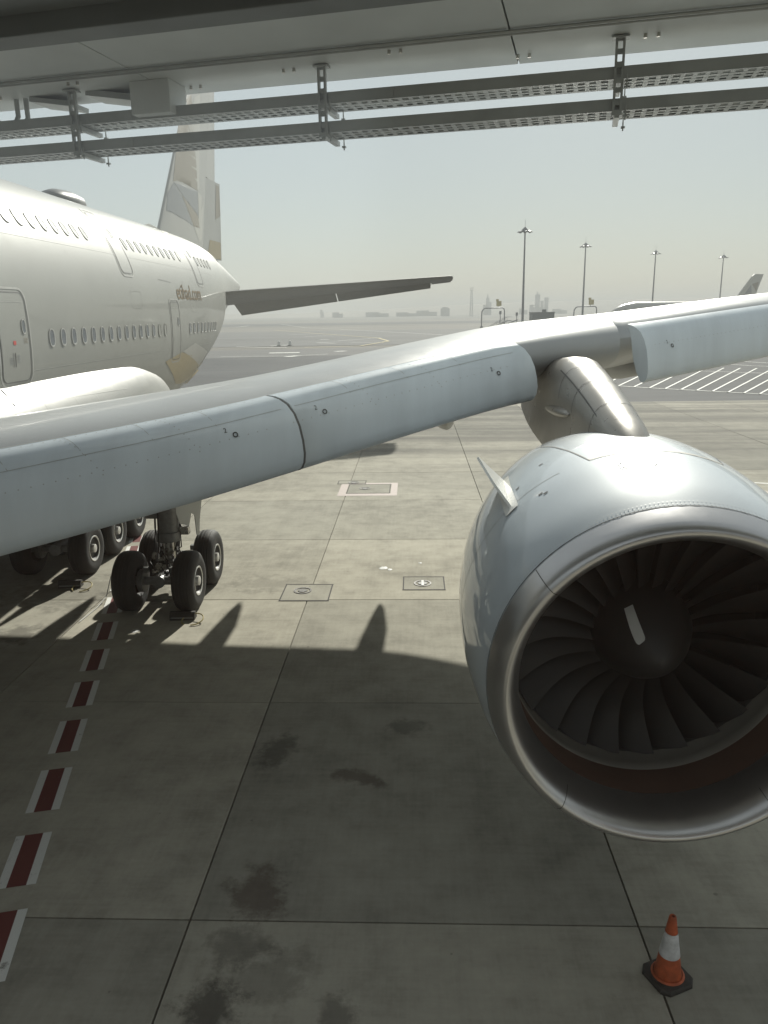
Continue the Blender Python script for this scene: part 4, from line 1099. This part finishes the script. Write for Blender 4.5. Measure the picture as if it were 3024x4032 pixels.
# carrying leg outside the picture, so the bridge stands on the apron
bm = bmesh.new(); add_box(bm, (9.5, -2.4, -4.3), (.5, .5, 8.45)); add_box(bm, (13.0, -2.4, -4.3), (.5, .5, 8.45)); frombm('support_leg', bm, 'bridge_dark', ub)

# ------------------------------------------------------------------ the glazed boarding bridge the photograph is taken from
lb = thing('glazed_boarding_bridge', 'clear glass pane of the passenger bridge between viewer and apron', 'passenger bridge', (0, 0, 0))
def lbox(name, x0, x1, y0, y1, z0, z1, mat): return box(name, ((x0 + x1) / 2, (y0 + y1) / 2, (z0 + z1) / 2), (x1 - x0, y1 - y0, z1 - z0), mat, lb)
LX0, LX1, LY0, LY1 = -7.6, 9.0, -2.3, .50
lbox('floor', LX0, LX1, LY0, LY1 + .1, 4.80, 4.98, 'bridge_floor'); lbox('ceiling', LX0, LX1, LY0, LY1 + .1, 7.60, 7.75, 'bridge_ceiling')
lbox('sill', LX0, LX1, LY1 - .05, LY1 + .06, 4.981, 5.10, 'bridge_dark'); lbox('head_rail', LX0, LX1, LY1 - .05, LY1 + .06, 7.48, 7.599, 'bridge_dark')
for xx in (-7.5, -5.1, -2.7, -1.0, 1.3, 3.7, 6.1, 8.5): lbox('mullion', xx - .04, xx + .04, LY1 - .05, LY1 + .06, 5.101, 7.479, 'bridge_dark')
mg = bpy.data.materials.new('bridge_glass'); mg.use_nodes = True; nt = mg.node_tree; nt.nodes.clear()
out = N(nt, 'ShaderNodeOutputMaterial'); mx = N(nt, 'ShaderNodeMixShader'); tr_ = N(nt, 'ShaderNodeBsdfTransparent'); gl = N(nt, 'ShaderNodeBsdfGlossy'); fr = N(nt, 'ShaderNodeFresnel')
tr_.inputs[0].default_value = (.90, .94, .93, 1); gl.inputs['Roughness'].default_value = 0.16; fr.inputs[0].default_value = 1.85
nt.links.new(fr.outputs[0], mx.inputs[0]); nt.links.new(tr_.outputs[0], mx.inputs[1]); nt.links.new(gl.outputs[0], mx.inputs[2]); nt.links.new(mx.outputs[0], out.inputs[0])
MATS['bridge_glass'] = mg
ms = (-7.5, -5.1, -2.7, -1.0, 1.3, 3.7, 6.1, 8.5)
for a, b in zip(ms, ms[1:]):
    sheet('window_pane', [(a + .041, LY1, 5.101), (b - .041, LY1, 5.101), (b - .041, LY1, 7.479), (a + .041, LY1, 7.479)], [(0, 1, 2, 3)], 'bridge_glass', lb)
lbox('back_wall', LX0, LX1, LY0 - .08, LY0, 4.981, 6.15, 'bridge_wall'); lbox('back_wall_top', LX0, LX1, LY0 - .08, LY0, 7.5, 7.599, 'bridge_wall')
for a, b in ((LX0, -5.2), (-2.75, -2.6), (-.15, 4.0), (6.4, LX1)): lbox('back_wall_panel', a, b, LY0 - .08, LY0, 6.151, 7.499, 'bridge_wall')
lbox('end_wall', LX1, LX1 + .08, LY0, LY1 + .1, 4.981, 7.599, 'bridge_wall'); lbox('end_wall', LX0 - .08, LX0, LY0, LY1 + .1, 4.981, 7.599, 'bridge_wall')
for xx in (-5.6, 6.2): lbox('support_column', xx - .3, xx + .3, -1.2, -.6, 0, 4.799, 'bridge_dark')

# ------------------------------------------------------------------ small things on the apron
c = G(2627, 3848)
cone = thing('traffic_cone', 'orange and white traffic cone on a black rubber base, standing on a slab joint', 'traffic cone', (c.x, c.y, 0), R_(24))
bm = bmesh.new(); hw = .205; cut = .07
pts = [(-hw + cut, -hw), (hw - cut, -hw), (hw, -hw + cut), (hw, hw - cut), (hw - cut, hw), (-hw + cut, hw), (-hw, hw - cut), (-hw, -hw + cut)]
rings = [[(x * f, y * f, z) for x, y in pts] for f, z in ((1.0, 0.0), (1.0, .03), (.93, .052), (.6, .060))]
V, Fc = loft(rings); mesh('base', V, Fc, 'chock_rubber', cone)
H = .74
cr = lambda z: .145 - (.145 - .035) * (z / H)
def cpart(name, z0, z1, mat, d=0.0):
    pr = [(z, cr(z) + d) for z in np.linspace(z0, z1, 4)]; V, Fc = lathe(pr, 32, axis='Z'); return mesh(name, V, Fc, mat, cone, True)
cpart('body', .055, .30, 'cone_orange'); cpart('reflective_sleeve', .30, .565, 'cone_white', .003); cpart('tip', .565, H, 'cone_orange')
V, Fc = lathe([(H, .035), (H + .008, .030), (H + .008, .018), (H - .05, .016)], 24, axis='Z'); mesh('top_rim', V, Fc, 'cone_orange', cone, True)
V, Fc = lathe([(.058, .165), (.075, .150), (.075, .14)], 32, axis='Z'); mesh('foot_ring', V, Fc, 'cone_orange', cone, True)
def chock(label, x, y, rz, rope=None):
    t = thing('wheel_chock', label, 'wheel chock', (x, y, 0), rz)
    V = [(sx * .28, yy, z) for sx in (-1, 1) for yy, z in ((-.12, 0), (.12, 0), (.10, .10), (.03, .17), (-.05, .17), (-.12, .09))]; n = 6
    mesh('wedge', V, [tuple(range(n)), tuple(range(n, 2 * n))] + [(k, (k + 1) % n, n + (k + 1) % n, n + k) for k in range(n)], 'chock_rubber', t)
    bm = bmesh.new(); add_box(bm, (0, -.128, .06), (.5, .01, .03)); frombm('reflective_strip', bm, 'paint_grey', t)
    if rope:
        pts = []
        for k in range(25):
            a = -PI / 2 + 1.75 * PI * k / 24; pts.append((rope + .24 * math.cos(a), -.12 + .22 * math.sin(a) - .1, .02 + .10 * max(0, math.sin(PI * k / 24)) ** 2))
        tube('rope_loop', pts, .014, 'hose_yellow', t, 6)
p = G(722, 2435)
chock('black rubber chock with a rope loop in front of the outer wing gear wheel', p.x, p.y, .05, .26)
chock('black rubber chock with a curled rope in front of the body gear', -8.7, 18.1, .1, .35)
a, b = G(445, 2345), G(312, 2452)
cb = tube('bonding_cable', [(a.x, a.y, .5), (a.x * .8 + b.x * .2, a.y * .8 + b.y * .2, .1), (a.x * .5 + b.x * .5, a.y * .5 + b.y * .5, .02), (b.x, b.y, .02)], .012, 'post_white', None, 6)
tag(cb, 'thin pale bonding cable running from the wing gear to the ground', 'cable')
for px, py, s in ((1512, 2237, .15), (1535, 2243, .08), (1655, 2217, .06), (530, 2485, .12)):
    q = G(px, py); n = 11; V = [(q.x + s * random.uniform(.55, 1) * math.cos(2 * PI * k / n), q.y + s * 1.1 * random.uniform(.55, 1) * math.sin(2 * PI * k / n), .005) for k in range(n)] + [(q.x, q.y, .012)]
    o = sheet('paint_splash', V, [(k, (k + 1) % n, n) for k in range(n)], 'post_white', apron)

# ------------------------------------------------------------------ far field
def mast(x, y, h, label):
    t = thing('floodlight_mast', label, 'light mast', (x, y, 0), random.uniform(0, 1), 'floodlight masts beyond the apron')
    V, Fc = lathe([(0, .45), (.02, .42), (h * .5, .30), (h - 1.5, .20)], 12, axis='Z'); mesh('pole', V, Fc, 'mast_steel', t, True)
    V, Fc = lathe([(h - 1.6, .25), (h - 1.4, .9), (h - 1.0, 1.25), (h - .7, .9), (h - .2, .3), (h, .1)], 16, axis='Z'); mesh('head_frame', V, Fc, 'mast_steel', t, True)
    bm0 = bmesh.new(); add_box(bm0, (1.75, 0, h - 1.35), (.85, .7, .28), Matrix.Rotation(.35, 3, 'Y'), .05); add_tube(bm0, [(.3, 0, h - .9), (1.6, 0, h - 1.25)], .06, 6)
    f0 = frombm('floodlight', bm0, 'mast_steel', t)
    for k in range(1, 8): f = link('floodlight', f0.data, None, t); f.rotation_euler = (0, 0, 2 * PI * k / 8)
    tube('lightning_rod', [(0, 0, h - .1), (0, 0, h + 2.0)], .05, 'mast_steel', t, 6)
def dist_for(px, top_y, h):                   # distance at which a post of height h tops out at the given pixel
    r = ray(px, top_y); return (h - EYE) / (r[2] / r[1])
for px, ty, lab in ((2068, 893, 'tallest looking floodlight mast behind the wing, nearest the two docking gantries'), (2307, 955, 'floodlight mast rising beside the second docking gantry'), (2583, 985, 'floodlight mast rising behind the mid body of the parked jet'), (2850, 1002, 'floodlight mast just ahead of the parked jet tail fin')):
    D_ = dist_for(px, ty, 30); r = ray(px, ty); mast(r[0] / r[1] * D_, D_, 30, lab)
def gantry(px, base_y, label):
    D_ = 300.0; s = D_ / FOC; r = ray(px, base_y); x = r[0] / r[1] * D_
    t = thing('docking_gantry', label, 'gantry', (x, D_, 0), .1)
    w = 92 * s * .95; hh = 14.5 - 3.2
    bm = bmesh.new(); add_tube(bm, [(0, 0, 0), (0, 0, 4.6), (.12, 0, 6.4), (.6, 0, 7.2), (1.4, 0, 7.6), (w - .8, 0, 7.7), (w - .2, 0, 7.3), (w, 0, 6.5), (w, 0, .0)], .22, 8); frombm('arched_tube', bm, 'mast_steel', t, True)
    bm = bmesh.new(); add_box(bm, (w * .75, 0, 9.2), (1.9, .3, 1.9), bevel=.05); add_box(bm, (w * .68, 0, 10.4), (1.0, .3, .8)); frombm('sign_box', bm, 'sign_yellow', t)
    bm = bmesh.new(); add_box(bm, (w * .72, 0, 8.0), (.18, .18, .8)); add_box(bm, (0, 0, .5), (1.0, .8, 1.0)); frombm('post_foot', bm, 'mast_steel', t)
gantry(1896, 1272, 'arched docking gantry with a yellowish sign box, beside the tall mast'); gantry(2258, 1262, 'arched docking gantry seen close to the second mast, partly behind the wing')
def place(px, D_): r = ray(px, 1230); return r[0] / r[1] * D_
# hut, stairs and small posts between the gantries
D_ = 260; x0, x1 = place(2090, D_), place(2177, D_)
t = thing('equipment_hut', 'low grey green equipment hut beyond the wing', 'hut', ((x0 + x1) / 2, D_, 0))
w = x1 - x0; bm = bmesh.new(); add_box(bm, (0, 0, 2.85), (w, 6, 5.7)); frombm('wall', bm, 'hut_green', t); bm = bmesh.new(); add_box(bm, (0, 0, 5.85), (w * 1.04, 6.4, .3)); add_box(bm, (w * .1, 0, 6.4), (w * .16, 1.6, .8)); frombm('roof', bm, 'hut_green', t)
for k in range(3): box('door', (-w * .35 + k * w * .3, -3.02, 1.2), (1.1, .06, 2.3), 'mast_steel', t)
D_ = 235; xs_ = place(1960, D_)
t = thing('passenger_stairs', 'mobile passenger stairs parked beyond the wing near the gantry', 'stairs', (xs_, D_, 0), .2)
bm = bmesh.new()
for k in range(14): add_box(bm, (-3 + k * .42, 0, .8 + k * .22), (.4, 1.8, .08))
frombm('steps', bm, 'paint_grey', t)
bm = bmesh.new()
for s in (-1, 1):
    add_tube(bm, [(-3.2, s * .95, 1.7), (2.6, s * .95, 4.8), (4.0, s * .95, 4.8)], .05, 6); add_tube(bm, [(-3.2, s * .95, .7), (2.6, s * .95, 3.7), (4.0, s * .95, 3.7)], .12, 6)
    for k in range(8): add_tube(bm, [(-3.2 + k * .83, s * .95, .7 + k * .43), (-3.2 + k * .83, s * .95, 1.7 + k * .44)], .035, 5)
frombm('handrail', bm, 'mast_steel', t)
bm = bmesh.new(); add_box(bm, (0, 0, .7), (7.5, 2.0, .5), bevel=.1); add_box(bm, (3.2, 0, 1.7), (1.5, 1.9, 1.6), bevel=.15); add_box(bm, (3.4, 0, 3.2), (1.3, 1.8, .1)); frombm('chassis', bm, 'post_white', t)
for dx in (-2.6, 2.6):
    for s in (-1, 1): V, Fc = lathe([(-.15, .02), (-.15, .42), (.15, .42), (.15, .02)], 16, axis='X'); o = mesh('wheel', V, Fc, 'rubber', t, True); o.rotation_euler = (0, 0, PI / 2); o.location = (dx, s * .9, .42)
for px, h in ((1970, 6.5), (2035, 6.0)):
    x = place(px, 250); o = thing('stand_sign_post', 'thin stand marker post with a small sign beside the passenger stairs', 'sign post', (x, 250, 0), 0, 'marker posts by the stairs'); tube('post', [(0, 0, 0), (0, 0, h)], .12, 'mast_steel', o, 6); box('sign', (0, -.05, h - .5), (.7, .15, 1.0), 'mast_steel', o)
D_ = 245; x = place(2010, D_)
t = thing('baggage_loader', 'belt loader vehicle parked beyond the wing beside the stairs', 'loader', (x, D_ + 4, 0), -.2)
bm = bmesh.new(); add_box(bm, (0, 0, .9), (5.5, 1.9, .7), bevel=.1); add_box(bm, (1.6, 0, 1.7), (1.2, 1.7, 1.3), bevel=.1); frombm('chassis', bm, 'post_white', t)
bm = bmesh.new(); add_box(bm, (-.5, 0, 2.6), (7.0, 1.0, .3), Matrix.Rotation(-.35, 3, 'Y')); frombm('conveyor', bm, 'mast_steel', t)
for dx in (-1.9, 1.9):
    for s in (-1, 1): V, Fc = lathe([(-.15, .02), (-.15, .4), (.15, .4), (.15, .02)], 14, axis='X'); o = mesh('wheel', V, Fc, 'rubber', t, True); o.rotation_euler = (0, 0, PI / 2); o.location = (dx, s * .9, .4)
# two white marker posts on the road at the left
for px, py in ((1098, 1362), (1142, 1360)):
    q = G(px, py); t = thing('marker_post', 'short white cylindrical marker post on the far service road', 'bollard', (q.x, q.y, 0), 0, 'white marker posts on the road')
    V, Fc = lathe([(0, .30), (.9, .28), (1.0, .2), (1.02, .01)], 16, axis='Z'); mesh('post', V, Fc, 'post_white', t, True); V, Fc = lathe([(0, .5), (.08, .48), (.1, .3)], 16, axis='Z'); mesh('foot', V, Fc, 'rubber', t, True)

# parked jet beyond the wing: nose to the left, fin at the right
nose = Vector((place(2400, 236), 236, 0)); tail = Vector((place(2985, 268), 268, 0)); ax = (tail - nose); Lp = ax.length; rz = math.atan2(ax.y, ax.x)
jet = thing('parked_jet', 'distant parked jet airliner with patterned tail fin, half hidden by the wing', 'airliner', nose, rz)
f = Lp / 62.0
prof = [(0, .02, 4.6), (.8, .9, 4.9), (2.5, 1.7, 5.25), (5, 2.4, 5.5), (9, 2.9, 5.6), (40, 2.9, 5.6), (46, 2.6, 5.9), (53, 1.6, 6.6), (59, .6, 7.3), (60.5, .05, 7.5)]
rings = [[(x * f, r * math.cos(2 * PI * k / 24), z + r * math.sin(2 * PI * k / 24)) for k in range(24)] for x, r, z in prof]
V, Fc = loft(rings); mesh('fuselage', V, Fc, 'tail_grey', jet, True, 60)
def slab_poly(name, pts, th, mat, axis):
    n = len(pts); V = []
    for s in (-1, 1):
        for p_ in pts: V.append((p_[0], s * th, p_[1]) if axis == 'Y' else (p_[0], p_[1], p_[2] + s * th))
    return mesh(name, V, [tuple(range(n)), tuple(range(n, 2 * n))] + [(k, (k + 1) % n, n + (k + 1) % n, n + k) for k in range(n)], mat, jet)
slab_poly('tail_fin', [(49 * f, 7.2), (57.5 * f, 16.2), (58.5 * f, 16.9), (62.5 * f, 16.9), (58.5 * f, 7.4)], .22, 'livery_pale', 'Y')
slab_poly('livery_facet', [(53.5 * f, 9.4), (57.2 * f, 13.6), (58.2 * f, 9.4), (55.5 * f, 8.2)], .235, 'livery_grey', 'Y')
slab_poly('livery_facet', [(57.5 * f, 13.8), (60.6 * f, 14.5), (59.8 * f, 11.4)], .238, 'livery_tan', 'Y')
for s in (-1, 1):
    slab_poly('wing', [(20 * f, s * 2.5, 4.6), (38 * f, s * 29, 7.0), (40 * f, s * 29, 7.0), (33 * f, s * 2.5, 4.6)], .25, 'livery_pale', 'Z'); slab_poly('tailplane', [(52 * f, s * .8, 7.2), (58.5 * f, s * 9.5, 8.0), (60.5 * f, s * 9.5, 8.0), (58 * f, s * .8, 7.2)], .14, 'livery_pale', 'Z')
    V, Fc = lathe([(19 * f, 1.4), (18.6 * f, 1.6), (20 * f, 1.75), (22 * f, 1.6), (23.5 * f, 1.1)], 20, axis='X'); o = mesh('engine', V, Fc, 'livery_pale', jet, True); o.location = (0, s * 9.8, 3.0)
bm = bmesh.new()
for x_, y_ in ((6, 0), (31, 4.2), (31, -4.2)):
    add_tube(bm, [(x_ * f, y_, .5), (x_ * f, y_, 4.6)], .2, 8)
    for s in (-.5, .5): add_tube(bm, [(x_ * f, y_ + s - .2, .6), (x_ * f, y_ + s + .2, .6)], .6, 12)
frombm('landing_gear', bm, 'rubber', jet, True)
for k in range(40): o = box('window', ((10 + k * .85) * f, -2.86, 6.0), (.28, .12, .42), 'window_glass', jet) if k == 0 else link('window', o.data, None, jet); o.location = (k * .85 * f, 0, 0) if k else (0, 0, 0)

# horizon: lattice mast, works, sheds and dunes fading into the dust
def tower(px, h, D_, label):
    t = thing('lattice_tower', label, 'tower', (place(px, D_), D_, 0)); bm = bmesh.new(); b = h * .055
    for sx in (-1, 1):
        for sy in (-1, 1): add_tube(bm, [(sx * b, sy * b, 0), (sx * b * .45, sy * b * .45, h * .86)], .22, 4)
    for k in range(12):
        z0, z1 = h * .86 * k / 12, h * .86 * (k + 1) / 12; w0 = b * (1 - .55 * k / 12); w1 = b * (1 - .55 * (k + 1) / 12)
        for sy in (-1, 1): add_tube(bm, [(-w0, sy * w0, z0), (w1, sy * w1, z1)], .14, 4); add_tube(bm, [(w0, sy * w0, z0), (-w1, sy * w1, z1)], .14, 4)
    frombm('lattice', bm, 'plant_steel', t); bm = bmesh.new(); add_box(bm, (0, 0, h * .88), (b * 2.1, b * 2.1, .6)); add_box(bm, (0, 0, h * .96), (b * 2.3, b * 2.3, .5))
    for s in (-1, 1): add_box(bm, (s * b * .7, 0, h * .92), (.3, .3, h * .08))
    frombm('platform', bm, 'plant_steel', t)
tower(1856, 36, 1000, 'lattice tower with a square platform on the hazy horizon')
def works(name, label, px0, px1, D_, blocks, cat='factory'):
    q_ = 1250.0 / 680.0; D_ *= q_; blocks = [(n_, a_, b_, h0 * q_ * .88, h1 * q_ * .88) for n_, a_, b_, h0, h1 in blocks]
    x0, x1 = place(px0, D_), place(px1, D_); w = x1 - x0; t = thing(name, label, cat, ((x0 + x1) / 2, D_, 0))
    for nm, u0, u1, h0, h1 in blocks:
        if nm == 'stack': V, Fc = lathe([(h0, (u1 - u0) * w / 2), (h1, (u1 - u0) * w / 2.3), (h1 + .01, .01)], 12, axis='Z'); o = mesh(nm, V, Fc, 'plant_steel', t, True); o.location = (((u0 + u1) / 2 - .5) * w, 0, 0)
        else: box(nm, (((u0 + u1) / 2 - .5) * w, 0, (h0 + h1) / 2), ((u1 - u0) * w, 9, h1 - h0), 'plant_steel' if nm != 'hall' else 'far_building', t)
works('process_works', 'far process works with tall silo block and stacks, right of the lattice tower', 2085, 2158, 700, (('silo', .30, .52, 0, 19), ('stack', .36, .42, 18.9, 22), ('silo', .0, .18, 0, 9), ('stack', .46, .5, 18.9, 20.5), ('silo', .60, .72, 0, 13), ('silo', .80, .98, 0, 16), ('hall', .1, .9, 0, 7), ('gallery', .05, .32, 8.2, 9.2)))
works('process_works', 'far process works with a single slim block, nearest the lattice tower', 1903, 1935, 720, (('silo', .35, .7, 0, 17), ('stack', .45, .6, 16.9, 20), ('hall', .0, .5, 0, 10), ('silo', .72, .95, 0, 13)))
works('shed', 'long low shed on the horizon between tailplane and lattice tower', 1735, 1770, 640, (('hall', 0, 1, 0, 7), ('hall', .2, .8, 6.9, 8)), 'shed')
for k, (a, b, h) in enumerate(((1310, 1350, 5), (1440, 1530, 4.5), (1560, 1640, 4), (1640, 1720, 5.5), (2045, 2075, 6), (1262, 1275, 8), (2175, 2230, 5))):
    works('terminal_block', 'low hazy building block on the horizon', a, b, 650 + 20 * k, (('hall', 0, .6, 0, h), ('hall', .4, 1, 0, h * .75)), 'building')
for o in list(COL.objects):
    if o.name.startswith('terminal_block') and o.parent is None: o['group'] = 'low blocks along the horizon'
V = []; Fc = []; n = 60
for k in range(n + 1):
    x = -900 + 2100 * k / n; h = 4 + 5 * max(0, math.sin(x * .004 + 1.2)) + 3 * math.sin(x * .013) + (10 * math.exp(-((x - 330) / 120) ** 2)); V += [(x * 1.8, 1500, -.2), (x * 1.8, 1600, 1.8 * max(.5, h)), (x * 1.8, 1900, 1.8 * max(.4, h * .8)), (x * 1.8, 2100, -.2)]
    if k:
        for q in range(3): a = 4 * (k - 1) + q; Fc.append((a, a + 1, a + 5, a + 4))
structure(sheet('dunes', V, Fc, 'hill_sand', None, True))

# ------------------------------------------------------------------ dust haze: one closed box round everything
bm = bmesh.new(); add_box(bm, (0, 1350, 21.4), (4900, 3800, 45.2)); hz = frombm('haze', bm, None, None); hz['kind'] = 'stuff'
mh = bpy.data.materials.new('haze'); mh.use_nodes = True; nt = mh.node_tree; nt.nodes.clear()
out = N(nt, 'ShaderNodeOutputMaterial'); pv = N(nt, 'ShaderNodeVolumePrincipled'); pv.inputs['Color'].default_value = (.62, .635, .63, 1); pv.inputs['Density'].default_value = HAZE; pv.inputs['Density Attribute'].default_value = ''; pv.inputs['Color Attribute'].default_value = ''; pv.inputs['Temperature Attribute'].default_value = ''; pv.inputs['Anisotropy'].default_value = 0.05
nt.links.new(pv.outputs[0], out.inputs['Volume']); hz.data.materials.append(mh)
